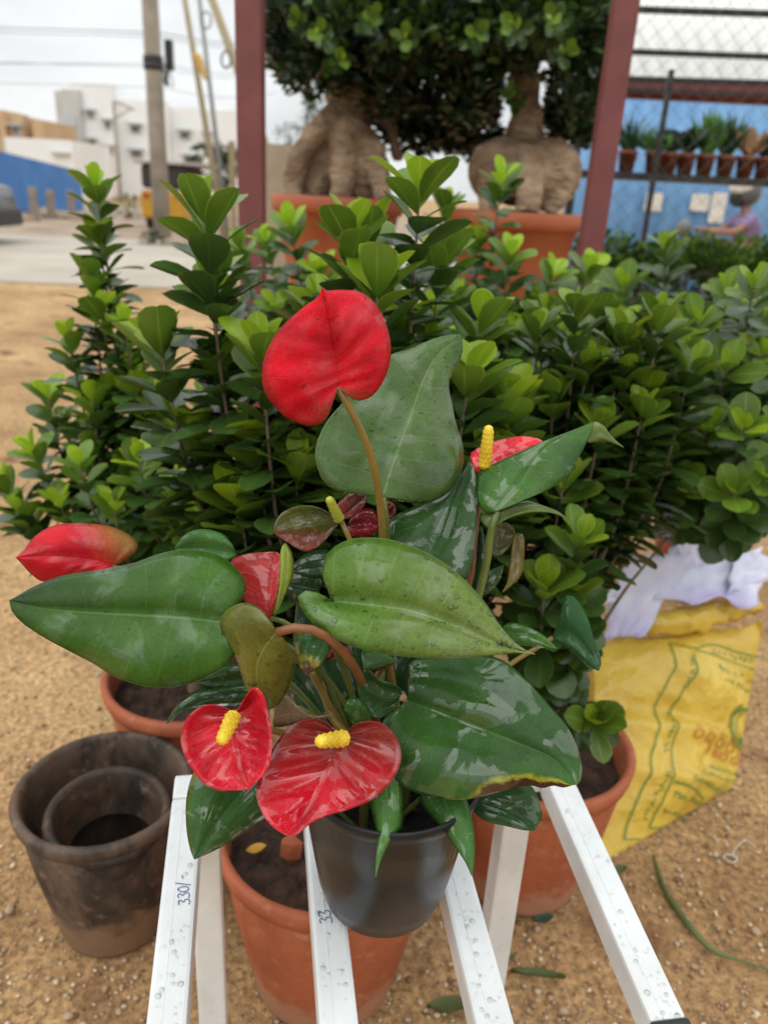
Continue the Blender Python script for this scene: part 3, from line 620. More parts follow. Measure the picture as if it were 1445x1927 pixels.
L10 = blade('leaf', (826, 1478), [(845, 1530), (868, 1590)], (887, 1648), [(788, 1499), (815, 1542), (846, 1579), (875, 1621)], [(868, 1490), (880, 1512), (889, 1548), (893, 1586), (892, 1625)], (.65, .60, .008, -.004), LDK, flat((.034, .095, .018)), bulge=-.004, n=18, m=4)
blade('leaf', (880, 1500), [(930, 1515), (980, 1540)], (1006, 1563), [(930, 1478), (990, 1475), (1006, 1488), (1014, 1510), (1020, 1536)], [(886, 1520), (912, 1544), (955, 1555), (985, 1562)], (.70, .68, .0, -.008), LDK, flat((.022, .06, .016)), bulge=-.005, n=18, m=4)
L12 = blade('leaf', (1040, 1200), [(1075, 1205), (1105, 1230)], (1126, 1262), [(1047, 1182), (1055, 1142), (1064, 1122), (1080, 1124), (1104, 1160), (1119, 1210), (1131, 1242)], [(1060, 1212), (1080, 1232), (1104, 1253)], (.78, .76, .0, .0), LF, flat((.020, .075, .02)), bulge=-.006, n=18, m=4)
blade('leaf', (480, 1300), [(420, 1308), (360, 1328)], (314, 1362), [(455, 1284), (405, 1290), (372, 1298), (349, 1312), (328, 1334)], [(455, 1325), (400, 1328), (349, 1334), (326, 1346)], (.70, .67, .01, .0), LDK, flat((.026, .065, .018)), bulge=-.006, n=16, m=4)
blade('leaf', (490, 1268), [(440, 1276)], (368, 1284), [(470, 1250), (420, 1252), (390, 1270)], [(470, 1300), (440, 1309), (400, 1300)], (.71, .69, .0, .0), LDK, flat(GD), bulge=-.006, n=14, m=4)
# small scorched leaf
def c15(s, t, u, q): return mixc(mixc((.03, .09, .02), (.30, .26, .02), (t - .62 + .1 * noise.noise((q.x * .1, q.y * .1, 0))) * 6), (.06, .03, .018), (t - .74 + .12 * noise.noise((q.x * .12, q.y * .12, 1))) * 14)
blade('leaf', (603, 1192), [(592, 1222), (583, 1246)], (575, 1270), [(580, 1190), (559, 1199), (557, 1219), (563, 1248), (566, 1262)], [(622, 1204), (621, 1226), (606, 1248), (592, 1261)], (.605, .60, .004, -.004), LDK, c15, bulge=-.003, n=18, m=4)
blade('leaf', (752, 1312), [(720, 1310), (695, 1298)], (675, 1284), [(756, 1300), (742, 1288), (714, 1279), (701, 1267), (690, 1260)], [(742, 1333), (711, 1352), (684, 1328), (674, 1302)], (.66, .64, -.012, -.004), LDK, flat((.024, .065, .016)), bulge=.006, n=16, m=4)
blade('leaf', (746, 1246), [(715, 1244)], (684, 1258), [(725, 1226), (695, 1222), (680, 1226)], [(728, 1254), (703, 1264)], (.67, .63, .0, .006), LF, flat((.040, .10, .022)), bulge=-.003, n=12, m=3)
blade('leaf', (692, 1368), [(676, 1350)], (651, 1325), [(699, 1345), (687, 1323), (672, 1313), (656, 1314)], [(668, 1376), (658, 1352), (648, 1336)], (.64, .62, .0, .0), LDK, flat((.026, .075, .016)), bulge=-.004, n=12, m=3)
blade('leaf', (516, 1350), [(550, 1343), (585, 1348)], (626, 1345), [(520, 1318), (538, 1306), (552, 1320), (572, 1340), (598, 1349)], [(515, 1368), (548, 1364), (585, 1354), (605, 1352)], (.625, .60, .0, .004), LMT, flat((.17, .115, .062), (.22, .15, .085)), bulge=-.002, n=14, m=3)
blade('leaf', (645, 1066), [(600, 1066)], (545, 1076), [(620, 1036), (580, 1040), (556, 1058)], [(622, 1084), (585, 1088)], (.70, .69, .01, -.006), LDK, flat((.016, .045, .014)), bulge=-.005, n=12, m=3)
blade('leaf', (446, 1044), [(390, 1032)], (329, 1032), [(426, 1010), (385, 996), (350, 1005)], [(410, 1062), (355, 1056)], (.76, .78, .0, .0), LF, flat((.035, .11, .022)), bulge=-.008, n=12, m=3)
blade('leaf', (928, 1000), [(945, 1012)], (968, 1006), [(930, 985), (952, 984), (966, 995)], [(922, 1035), (935, 1046), (952, 1036), (966, 1016)], (.69, .69, .0, -.004), LMT, flat((.075, .068, .016)), bulge=.004, n=12, m=3)
blade('leaf', (972, 1004), [(972, 1045), (966, 1085)], (945, 1115), [(964, 1015), (958, 1060), (954, 1094)], [(985, 1010), (985, 1055), (980, 1082), (962, 1102)], (.685, .675, .0, .0), LMT, flat((.095, .075, .016)), bulge=-.004, n=14, m=3)
blade('leaf', (938, 1188), [(985, 1192), (1020, 1208)], (1049, 1222), [(958, 1172), (990, 1178), (1022, 1196)], [(955, 1210), (1000, 1216), (1030, 1220)], (.70, .68, .0, .0), LDK, flat(GM), bulge=-.004, n=12, m=3)
blade('leaf', (900, 1110), [(920, 1092)], (947, 1064), [(905, 1086), (928, 1070)], [(912, 1120), (938, 1096)], (.70, .70, .0, .0), LDK, flat((.02, .06, .015)), bulge=-.003, n=10, m=3)
# deeper leaves that close the heart of the plant
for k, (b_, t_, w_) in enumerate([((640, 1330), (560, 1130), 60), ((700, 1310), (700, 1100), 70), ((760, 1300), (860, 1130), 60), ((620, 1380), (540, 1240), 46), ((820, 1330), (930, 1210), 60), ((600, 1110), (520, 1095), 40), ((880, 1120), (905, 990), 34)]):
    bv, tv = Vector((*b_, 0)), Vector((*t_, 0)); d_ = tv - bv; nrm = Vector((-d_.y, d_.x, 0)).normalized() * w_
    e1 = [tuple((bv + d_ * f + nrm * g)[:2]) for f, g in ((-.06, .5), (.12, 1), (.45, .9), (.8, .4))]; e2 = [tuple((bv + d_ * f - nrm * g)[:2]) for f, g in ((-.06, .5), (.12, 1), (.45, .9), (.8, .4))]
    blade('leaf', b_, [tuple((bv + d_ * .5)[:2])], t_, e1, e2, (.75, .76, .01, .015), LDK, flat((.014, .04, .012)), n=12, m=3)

def spadix(a, b, r, mat, parent):
    a, b = Vector(a), Vector(b); ax = (b - a); x = ax.orthogonal().normalized(); y = ax.normalized().cross(x)
    n, k = 48, 64; V, F = [], []
    for i in range(k + 1):
        t = i / k; rr = r * (1 - .30 * t) * math.sin(math.pi * min(1, .5 + .5 * 0) ) if False else r * (1.0 - .28 * t) * min(1, math.sqrt(max(0, 1 - max(0, (t - .86) / .14) ** 2)) + .0) * min(1, .55 + t * 6)
        for j in range(n):
            th = 2 * math.pi * j / n
            bump = 1 + .17 * max(0, math.cos(th * 8 + t * 30)) * max(0, math.cos(th * 8 - t * 30 + .4)) + .02 * noise.noise((th * 3, t * 20, r * 100))
            V.append(a + ax * t + (x * math.cos(th) + y * math.sin(th)) * rr * bump)
    for i in range(k):
        for j in range(n): F.append((i*n+j, i*n+(j+1) % n, (i+1)*n+(j+1) % n, (i+1)*n+j))
    return mesh_obj('spadix', V, F, mat, parent)
# flowers ---------------------------------------------------------
S1 = blade('spathe', (636, 727), [(630, 670), (620, 610)], (606, 541),
    [(624, 742), (622, 769), (610, 792), (586, 802), (556, 794), (531, 779), (501, 742), (494, 708), (501, 664), (527, 619), (568, 581), (596, 562), (603, 553)],
    [(647, 735), (662, 750), (680, 753), (703, 742), (725, 708), (735, 667), (729, 619), (710, 578), (680, 551), (647, 546), (621, 547), (610, 548)], (.575, .545, .008, .008), SPB,
    lambda s, t, u, q: mixc(mixc((.62, .006, .020), (.46, .10, .075), (.27 - t) * 6 + .7 * noise.noise((q.x * .05, q.y * .05, 0))), (.66, .16, .15), .3 * max(0, noise.noise((q.x * .035, q.y * .035, 8)))), bulge=-.014, ripple=.0013, u0=.22, pw=2.0)
S2 = blade('spathe', (213, 1063), [(160, 1050), (90, 1045)], (31, 1049),
    [(226, 1060), (249, 1046), (261, 1030), (252, 1013), (226, 997), (193, 988), (143, 985), (100, 990), (66, 1010), (46, 1036)],
    [(205, 1082), (170, 1092), (133, 1094), (83, 1094), (60, 1080), (43, 1062)], (.68, .66, .012, .006), SPB,
    lambda s, t, u, q: mixc((.58, .012, .024), (.24, .115, .025), (q.x - 150 - (q.y - 1000) * .55) / 70 if s < 0 else 0), bulge=-.009, ripple=.0009, u0=.22, pw=2.0)
S3 = blade('spathe', (443, 1343), [(442, 1390), (452, 1440)], (470, 1486),
    [(426, 1333), (400, 1326), (373, 1333), (350, 1356), (341, 1389), (347, 1419), (363, 1449), (386, 1476), (413, 1487), (443, 1487)],
    [(453, 1329), (466, 1306), (481, 1294), (496, 1309), (506, 1349), (512, 1382), (509, 1429), (496, 1459), (478, 1474)], (.593, .568, -.010, -.014), SPT, flat((.42, .008, .020), (.58, .014, .028)), bulge=.008, ripple=.0016, n=48, m=9, u0=.22, pw=2.0)
spadix(P(441, 1346, .592), P(416, 1397, .556), .0062, MT['spadix'], S3)
S4 = blade('spathe', (649, 1382), [(625, 1440), (590, 1505)], (549, 1574),
    [(626, 1373), (612, 1359), (589, 1352), (559, 1359), (533, 1382), (513, 1409), (496, 1442), (484, 1476), (484, 1505), (496, 1535), (513, 1555), (533, 1569)],
    [(655, 1376), (669, 1363), (695, 1357), (722, 1363), (745, 1386), (755, 1419), (749, 1449), (729, 1479), (699, 1505), (659, 1522), (616, 1535), (586, 1549), (562, 1569)], (.615, .565, -.012, -.012), SPT,
    lambda s, t, u, q: mixc((.52, .008, .020), (.20, .020, .016), ((.42 - u) * 2.2 + .5 * noise.noise((q.x * .01, q.y * .01, 3)) + (.25 if s < 0 else 0)) if u < .6 else 0), bulge=.006, ripple=.0024, n=56, m=10, u0=.22, pw=2.0)
spadix(P(650, 1389, .607), P(597, 1396, .575), .0066, MT['spadix'], S4)
S5 = blade('spathe', (907, 882), [(940, 862), (985, 845)], (1024, 832), [(895, 889), (884, 862), (887, 851), (910, 838), (940, 828), (977, 821), (1009, 824)], [(930, 888), (975, 872), (1005, 850)], (.70, .71, .01, -.01), SPT, flat((.52, .010, .022)), bulge=.004, n=18, m=4)
spadix(P(911, 882, .692), P(920, 800, .672), .0058, MT['spadix'], S5)
S6 = blade('spathe', (642, 979), [(600, 985), (560, 992)], (516, 1003), [(629, 976), (610, 960), (584, 952), (558, 953), (531, 966), (518, 985)], [(631, 992), (610, 1018), (584, 1037), (563, 1034), (542, 1021), (524, 1010)], (.665, .645, -.006, -.004), SPT,
    lambda s, t, u, q: mixc((.085, .10, .018), (.16, .035, .020), (q.y - 985) / 28 + .4 * noise.noise((q.x * .03, q.y * .03, 0))), bulge=.005, ripple=.002, n=20, m=5)
blade('spathe_lobe', (640, 976), [(660, 955)], (688, 933), [(632, 955), (652, 932), (674, 924)], [(660, 974), (681, 958), (690, 943)], (.668, .69, .0, .0), SPT, flat((.17, .03, .022)), parent=S6, n=12, m=3, bulge=-.004)
spadix(P(640, 980, .660), P(618, 936, .640), .0046, MT['spadix_green'], S6)
S7 = blade('spathe', (655, 990), [(680, 985)], (713, 985), [(665, 968), (689, 957), (708, 963)], [(655, 1010), (689, 1011), (708, 1002)], (.70, .70, .0, .0), SPT, flat((.24, .010, .020)), n=12, m=3)
blade('spathe_lobe', (722, 980), [(734, 965)], (742, 950), [(722, 955), (730, 938)], [(736, 978), (745, 962)], (.705, .705, .0, .0), SPT, flat((.22, .022, .020)), parent=S7, n=10, m=3)
S8 = blade('spathe', (509, 1163), [(506, 1125), (508, 1080)], (517, 1038), [(490, 1152), (463, 1134), (440, 1090), (434, 1056), (466, 1042), (500, 1039)], [(514, 1150), (524, 1100), (528, 1060), (526, 1043)], (.645, .655, .004, -.004), SPT, flat((.30, .020, .016), (.42, .03, .03)), bulge=.002, n=20, m=5)
blade('spathe_lobe', (516, 1162), [(530, 1120), (538, 1070)], (537, 1021), [(520, 1135), (526, 1097), (527, 1050), (530, 1031)], [(529, 1137), (543, 1105), (552, 1079), (550, 1042)], (.642, .65, .0, .01), LMT, flat((.16, .20, .025)), parent=S8, n=14, m=3, bulge=-.004)
blade('spathe', (614, 1242), [(640, 1230)], (663, 1231), [(622, 1222), (640, 1214), (653, 1216)], [(640, 1241), (655, 1238)], (.66, .65, 0, 0), SPT, flat((.30, .01, .018)), n=8, m=2)

def stem(pts, r, mat, name='petiole', taper=.8):
    c = catmull(pts, 22); build(MB().tube(c, [r * (1 - (1 - taper) * i / 22) for i in range(23)], 10), name, mat, ant)
def pxs(l): return [P(*q) for q in l]
rc = random.Random(2)
def root(): return CROWN + SW * rc.uniform(-.03, .03) + SV * rc.uniform(-.03, .03)
stem([root(), P(722, 1180, .70)] + pxs([(722, 1060, .672), (718, 975, .645), (711, 920, .625), (701, 868, .608), (684, 820, .595), (659, 770, .583), (636, 727, .576)]), .0036, MT['petiole_ochre'], 'flower_stem')
stem([root(), P(728, 1180, .71)] + pxs([(731, 1040, .685), (726, 975, .665), (721, 934, .656)]), .0034, MT['petiole'])
stem([root(), P(690, 1310, .66), P(672, 1265, .62), P(645, 1225, .592), P(605, 1192, .573), P(560, 1181, .566), P(521, 1190, .566)], .0042, MT['petiole_red'])
stem([root(), P(800, 1300, .70), P(880, 1180, .69), P(902, 1114, .685), P(917, 1050, .68), P(923, 1000, .672), P(936, 962, .668)], .0042, MT['petiole'])
stem([root(), P(820, 1260, .71), P(880, 1110, .70), P(893, 1010, .70), P(905, 900, .70)], .0032, MT['petiole_red'], 'flower_stem')
stem([root(), P(650, 1330, .68), P(560, 1230, .65), P(470, 1185, .615), P(414, 1170, .602)], .0036, MT['petiole'])
stem([root(), P(660, 1300, .67), P(625, 1200, .63), P(626, 1132, .602)], .0034, MT['petiole'])
stem([root(), P(760, 1420, .68), P(752, 1350, .665), P(769, 1318, .656)], .0036, MT['petiole_ochre'])
stem([root(), P(630, 1420, .66), P(560, 1390, .63), P(470, 1360, .615), P(443, 1343, .594)], .003, MT['petiole_ochre'], 'flower_stem')
stem([root(), P(690, 1400, .65), P(665, 1382, .63), P(649, 1382, .616)], .003, MT['petiole'], 'flower_stem')
stem([root(), P(690, 1200, .69), P(668, 1050, .672), P(656, 1010, .668), P(643, 982, .665)], .0028, MT['petiole_ochre'], 'flower_stem')
stem([root(), P(620, 1290, .67), P(560, 1190, .65), P(520, 1165, .646), P(509, 1163, .646)], .0028, MT['petiole'], 'flower_stem')
stem([root(), P(560, 1300, .69), P(380, 1180, .69), P(260, 1090, .685), P(213, 1064, .681)], .003, MT['petiole'], 'flower_stem')
stem([root(), P(860, 1330, .74), P(960, 1250, .77), P(1005, 1222, .78), P(1040, 1200, .781)], .003, MT['petiole_ochre'])
stem([root(), P(560, 1470, .70), P(495, 1452, .692)], .003, MT['petiole'])
stem([root(), P(820, 1478, .665), P(826, 1478, .652)], .0026, MT['petiole'])
stem([root(), P(640, 1360, .67), P(600, 1290, .65), P(585, 1262, .63)], .0036, MT['petiole_ochre'])
stem([root(), P(655, 1380, .68), P(610, 1310, .66), P(590, 1250, .64), P(602, 1193, .607)], .0036, MT['petiole'])
stem([root(), P(640, 1400, .67), P(590, 1350, .65), P(560, 1335, .64)], .0045, MT['petiole'])
stem([root(), P(660, 1390, .66), P(625, 1350, .66), P(600, 1270, .67)], .004, MT['petiole_ochre'])
stem([root(), P(700, 1350, .68), P(710, 1270, .68), P(740, 1246, .672)], .003, MT['petiole_red'])
for o_l, k_, sd_, mx_ in ((L2, 260, 1, .0026), (L3, 150, 2, .002), (L6, 60, 3, .0024), (L5, 60, 4, .0016), (L1, 90, 5, .0013), (S1, 120, 6, .0011), (S3, 40, 7, .0014), (L4, 60, 8, .0016), (S4, 40, 9, .0012), (L7, 50, 10, .0014)):
    wet_drops(o_l, k_, sd_, .0005, mx_)

# ------------------------------------------------------------------ big pots on the ground
def pot_profile(rr, rb, h, lip=.035):
    k = rr - rb
    return [(0, .003), (rb * .97, .003), (rb, .012), (rb + k * .55, h * .55), (rb + k * .80, h - lip - .004), (rr - .012, h - lip), (rr - .003, h - lip + .004), (rr, h - lip * .6), (rr + .002, h - .006), (rr - .003, h), (rr - .010, h), (rr - .014, h - .006), (rr - .018, h - .05), (rr - .02 - k * .3, h * .55)]
def big_pot(c, rr, rb, h, mat, parent, soil=.05, lip=.035):
    p = build(MB().lathe(c, pot_profile(rr, rb, h, lip), 56), 'pot', mat, parent)
    s = build(MB().disc(Vector(c) + Vector((0, 0, h - soil)), rr - .0175, 72, rings=26, amp=.03, seed=c[0] * 9), 'soil', MT['soil'], parent)
    return p, s
def ground_under(px, py, z):
    q = G(px, py, z); return Vector((q.x, q.y, 0))

# ------------------------------------------------------------------ fig leaves
def fig_leaf(name, mat, wid=.32, curl=.10, droop=.12, nL=6, nW=2):
    V, UVs = [], []
    for i in range(nL + 1):
        t = ((0, .15, .37, .60, .80, .94, 1.0) if nL == 6 else (0, .4, .8, 1.0))[i]
        w = wid * ((.05, .40, .80, 1.0, .90, .52, .14) if nL == 6 else (.06, .85, .9, .1))[i]
        for j in range(-nW, nW + 1):
            s = j / nW
            V.append((s * w, t, curl * s * s * (w / wid) - droop * t * t + .03 * t)); UVs.append((.5 + .5 * s, t))
    k = 2 * nW + 1
    F = [(i*k+j, i*k+j+1, (i+1)*k+j+1, (i+1)*k+j) for i in range(nL) for j in range(2*nW)]
    me = bpy.data.meshes.new(name); me.from_pydata(V, [], F); me.materials.append(mat)
    ul = me.uv_layers.new(name='UVMap')
    for lp in me.loops: ul.data[lp.index].uv = UVs[lp.vertex_index]
    me.polygons.foreach_set('use_smooth', [True] * len(F)); return me, V, F, UVs
LM = {}
for key, mat in (('y', 'f_young'), ('m', 'f_mid'), ('d', 'f_dark'), ('c', 'f_crown')):
    for v, (w, cu, dr) in enumerate(((.33, .09, .10), (.30, .14, -.05), (.36, .04, .22))):
        LM[key + str(v)] = fig_leaf('fig_leaf', MT[mat], w, cu, dr)
LOW = fig_leaf('fig_leaf_low', MT['f_crown'], .32, .12, .1, 3, 1)
def leaf_matrix(p, d, n, L, w=1.0):
    d = d.normalized(); x = d.cross(n).normalized(); n = x.cross(d)
    return Matrix(((x.x * L * w, d.x * L, n.x * L, p.x), (x.y * L * w, d.y * L, n.y * L, p.y), (x.z * L * w, d.z * L, n.z * L, p.z), (0, 0, 0, 1)))
def shoot_leaves(pts, rnd, L0=.055, bare=.0, step=.0076, young=4, mid=9, tilt=1.0):
    """leaves along a shoot, tip first; yields (matrix, age)"""
    out = []; cum = [0]
    for a, b in zip(pts, pts[1:]): cum.append(cum[-1] + (b - a).length)
    tot = cum[-1]; s = 0.0; k = 0; ph = rnd.random() * 6.28
    while s < tot * (1 - bare):
        q = tot - s; i = 0
        while i < len(cum) - 2 and cum[i+1] < q: i += 1
        f = (q - cum[i]) / max(1e-6, cum[i+1] - cum[i]); p = pts[i].lerp(pts[i+1], f); a = (pts[i+1] - pts[i]).normalized()
        x = a.orthogonal().normalized(); y = a.cross(x); th = ph + k * 2.4 + rnd.uniform(-.25, .25)
        r = x * math.cos(th) + y * math.sin(th)
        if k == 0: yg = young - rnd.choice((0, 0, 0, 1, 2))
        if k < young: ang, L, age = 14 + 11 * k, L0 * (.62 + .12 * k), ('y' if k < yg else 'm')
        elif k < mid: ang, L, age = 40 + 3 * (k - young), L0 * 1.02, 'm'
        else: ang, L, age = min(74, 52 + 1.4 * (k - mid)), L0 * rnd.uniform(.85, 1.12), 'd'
        ang = R((ang + rnd.uniform(-10, 12)) * tilt)
        d = a * math.cos(ang) + r * math.sin(ang); n = a * math.sin(ang) - r * math.cos(ang)
        if k > mid: d = (d + Vector((0, 0, -.04 - .22 * rnd.random()))).normalized()
        n = (n + Vector((rnd.uniform(-.25, .25), rnd.uniform(-.25, .25), .2))).normalized()
        out.append((leaf_matrix(p + r * .002, d, n, L * rnd.uniform(.88, 1.1)), age)); k += 1
        s += step * (.34 + .085 * min(k, 8)) * rnd.uniform(.8, 1.25)
    return out
def shrub(name, label, base_c, h_pot, rr, rb, tips, seed, group=None, pot_mat='terracotta', pot=True, L0=.058, n_obj=300, fill=0, fill_box=None, stem_r=.004, young=4, mid=9):
    rnd = random.Random(seed)
    t = thing(name, label, 'shrub' if not pot else 'potted plant', base_c, group)
    if pot: big_pot(base_c, rr, rb, h_pot, MT[pot_mat], t)
    root_p = Vector(base_c) + Vector((0, 0, h_pot - .05))
    trunk_top = root_p + Vector((rnd.uniform(-.02, .02), rnd.uniform(-.02, .02), .14))
    build(MB().tube(catmull([root_p - Vector((0, 0, .03)), root_p + Vector((.01, .0, .06)), trunk_top], 8), [.020, .017, .015, .014, .013, .012, .012, .011, .010], 10), 'trunk', MT['bark'], t)
    allv = []
    ends = [(P(x, y + 58 / d, d), f) for (x, y, d, f) in tips]
    if fill_box:
        (x0, x1), (y0, y1), (d0, d1) = fill_box
        for k in range(fill): ends.append((P(rnd.uniform(x0, x1), rnd.uniform(y0, y1), rnd.uniform(d0, d1)), .65))
    for tip, f in ends:
        dirv = tip - trunk_top; side = Vector((dirv.x, dirv.y, 0)) * .45
        m1 = trunk_top + side * .9 + Vector((0, 0, dirv.z * .40)); m2 = trunk_top + Vector((dirv.x * .85, dirv.y * .85, dirv.z * .64)) + Vector((rnd.uniform(-.01, .01), rnd.uniform(-.01, .01), 0))
        c = catmull([trunk_top - Vector((0, 0, .02)), m1, m2, tip], 18); ln = sum((b - a).length for a, b in zip(c, c[1:]))
        build(MB().tube(c, [stem_r * (1 - .62 * i / 18) for i in range(19)], 7), 'branch', MT['bark'], t)
        bare = max(.12, 1 - f * .42 / max(ln, .1))
        allv += shoot_leaves(c, rnd, L0 * rnd.uniform(.92, 1.1), bare=bare, young=young, mid=mid)
    def rank(q):
        x, y, d = PJ(q[0].translation); L = q[0].to_scale().y
        off = 0 if (-40 < x < W0 + 40 and -40 < y < H0) else 10
        return d / max(L, .01) * .05 + off
    allv.sort(key=rank)
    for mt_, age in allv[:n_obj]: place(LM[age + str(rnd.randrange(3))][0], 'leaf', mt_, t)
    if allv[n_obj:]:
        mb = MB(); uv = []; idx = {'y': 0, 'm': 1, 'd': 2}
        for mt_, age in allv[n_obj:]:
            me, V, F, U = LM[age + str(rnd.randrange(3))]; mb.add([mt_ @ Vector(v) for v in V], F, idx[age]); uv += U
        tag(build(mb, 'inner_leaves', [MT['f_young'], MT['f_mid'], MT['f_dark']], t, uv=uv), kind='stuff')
    return t
cA = ground_under(620, 1548, .30); cB = ground_under(1008, 1386, .30); cC = ground_under(362, 1262, .30); cD = ground_under(1335, 950, .30)
D_ = 1.0
shrub('potted_fig_shrub', 'leafy green fig shrub behind the anthurium, in the terracotta pot under the stand', cA, .30, .163, .112,
    [(790, 292, .93, 1), (660, 372, .93, 1), (712, 470, .90, .9), (690, 395, .98, .8), (385, 345, .93, 1), (300, 590, 1.0, .9), (395, 470, 1.0, .7), (490, 590, .92, .8), (905, 545, 1.02, .9), (885, 640, .95, .8), (830, 430, 1.10, .8), (600, 520, 1.05, .8), (540, 640, 1.0, .8), (420, 640, 1.05, .8), (480, 760, 1.0, .7), (370, 760, 1.05, .7), (560, 820, .98, .6), (960, 690, 1.05, .7), (760, 560, 1.12, .8), (690, 620, 1.12, .8), (820, 640, 1.12, .7), (450, 880, 1.0, .6), (960, 800, 1.05, .6)], 21, fill=30, fill_box=((380, 980), (620, 1000), (1.0, 1.2)), L0=.069)
shrub('potted_fig_shrub', 'green fig shrub with a grey trunk in the terracotta pot beside the yellow bag', cB, .30, .166, .114,
    [(1085, 530, 1.12, .9), (1240, 545, 1.15, .9), (1190, 600, 1.18, .8), (1010, 570, 1.2, .8), (1105, 640, 1.15, .8), (1130, 750, 1.12, .7), (1210, 720, 1.15, .7), (1300, 640, 1.2, .8), (1040, 700, 1.15, .7), (1090, 960, 1.05, .6), (1025, 1050, 1.05, .6), (1190, 840, 1.3, .35), (1270, 800, 1.3, .4), (1150, 890, 1.35, .3), (1230, 850, 1.35, .3), (1060, 860, 1.12, .6), (1075, 1060, 1.1, .35), (1050, 1160, 1.15, .35), (1120, 1310, 1.15, .35), (1000, 1120, 1.2, .5), (1330, 820, 1.35, .35)], 22, fill=26, fill_box=((960, 1280), (580, 820), (1.15, 1.35)), young=3, mid=7)
shrub('potted_fig_shrub', 'leafy fig shrub at far left with one tall upright shoot against the road', cC, .30, .163, .112,
    [(180, 305, 1.30, 1.7), (186, 400, 1.32, .9), (172, 470, 1.31, .8), (192, 540, 1.3, .8), (128, 592, 1.32, 1), (62, 800, 1.34, .8), (8, 872, 1.36, .7), (235, 560, 1.28, .9), (150, 825, 1.22, .8), (262, 815, 1.20, .8), (205, 690, 1.34, .9), (110, 900, 1.34, .7), (215, 900, 1.22, .6), (300, 700, 1.3, .8), (330, 860, 1.2, .7), (40, 920, 1.36, .55), (330, 960, 1.25, .5), (250, 640, 1.35, .9), (170, 960, 1.3, .5), (380, 940, 1.2, .6), (90, 700, 1.38, .8)], 23, fill=24, fill_box=((110, 430), (720, 1000), (1.3, 1.5)), L0=.052)
shrub('potted_fig_shrub', 'large fig shrub filling the right edge above the white papers', cD, .30, .166, .114,
    [(1418, 488, 1.25, 1), (1315, 560, 1.3, .9), (1365, 650, 1.28, .8), (1435, 620, 1.3, .8), (1400, 760, 1.25, .7), (1330, 760, 1.28, .7), (1440, 850, 1.25, .7), (1380, 880, 1.25, .6), (1290, 870, 1.3, .6), (1250, 430, 1.75, 1), (1170, 500, 1.5, .8), (1340, 870, 1.45, .3), (1410, 870, 1.45, .3), (1270, 860, 1.45, .3), (1480, 720, 1.3, .8), (1470, 560, 1.4, .8), (1200, 690, 1.5, .7), (1270, 600, 1.5, .8)], 24, fill=34, fill_box=((1180, 1470), (540, 780), (1.35, 1.6)), young=3, mid=7)
cE = ground_under(820, 900, .30)
shrub('potted_fig_shrub', 'darker fig shrub standing behind, its thin shoots in front of the large terracotta pots', cE, .30, .163, .112,
    [(945, 300, 1.62, 1.2), (545, 385, 1.62, 1), (500, 420, 1.7, 1), (600, 470, 1.65, .9), (840, 350, 1.75, 1), (960, 440, 1.6, 1), (900, 420, 1.7, .9), (1040, 480, 1.65, .9), (740, 470, 1.7, .9), (450, 430, 1.75, .9), (1110, 470, 1.75, .9), (1000, 560, 1.7, .8), (520, 540, 1.7, .8), (680, 560, 1.7, .8), (860, 520, 1.7, .8), (420, 520, 1.75, .8)], 25, fill=24, fill_box=((440, 1080), (560, 760), (1.65, 1.85)), n_obj=260)

# ------------------------------------------------------------------ nested dark pots at the left
cP = ground_under(196, 1480, .272)
dp = thing('plastic_pot', 'large weathered dark brown pot standing empty on the sand at left', 'pot', cP)
build(MB().lathe(cP, pot_profile(.134, .090, .275, .03), 60), 'pot_wall', MT['brown_pot'], dp)
ip = thing('plastic_pot', 'smaller rusty brown pot nested inside the large dark pot', 'pot', cP + Vector((.012, -.018, .075)))
cI = cP + Vector((.012, -.024, .09))
ax_i = Vector((.05, -.10, 1)).normalized()
build(MB().lathe(cI, [(0, .003)] + [(r, h) for r, h in pot_profile(.092, .060, .175, .02)[1:]], 50, ax_i), 'pot_wall', MT['brown_pot_in'], ip)
# dead leaf and clod on the soil under the stand
def small_leaf(name, px, py, z, L, ang, mat, label, cat='leaf', w=.3, d=None):
    c = G(px, py, z); m = MB(); dr = Vector((math.cos(ang), math.sin(ang), .12)); sd = Vector((-math.sin(ang), math.cos(ang), 0)); n = 8; 
    for i in range(n + 1):
        t = i / n; ww = L * w * math.sin(math.pi * t) ** .8
        for s in (-1, 0, 1): m.v.append(c + dr * (L * (t - .5)) + sd * (ww * s) + Vector((0, 0, .003 + .12 * L * abs(s) + .1 * L * t * t)))
    for i in range(n):
        for j in range(2): m.f.append((i*3+j, i*3+j+1, (i+1)*3+j+1, (i+1)*3+j)); m.m.append(0)
    return tag(build(m, name, mat, origin=c), label, cat)
small_leaf('fallen_leaf', 482, 1603, .262, .03, .2, MT['dead_leaf'], 'yellow fallen leaf on the dark soil of the pot under the stand')
small_leaf('fallen_leaf', 612, 1668, .262, .024, 1.0, MT['grass_green'], 'small green leaf on the soil beside the black pot')
small_leaf('fallen_leaf', 1022, 1733, 0, .034, .1, plain('fallen_green', (.03, .085, .05), .5), 'round dark green leaf on the sand beside the stand leg')
small_leaf('fallen_leaf', 1010, 1842, 0, .085, -.25, MT['grass_green'], 'narrow green leaf lying on sand between two white bars', w=.09)
small_leaf('fallen_leaf', 845, 1900, 0, .07, -.05, MT['grass_green'], 'curled green leaf on gravel at the bottom edge', w=.2)
small_leaf('fallen_leaf', 958, 1808, 0, .03, .6, MT['grass_green'], 'tiny green sliver of leaf by the right stand leg', w=.12)
small_leaf('fallen_leaf', 1165, 1640, 0, .03, .2, MT['grass_green'], 'small green leaf below the corner of the yellow bag', w=.3)
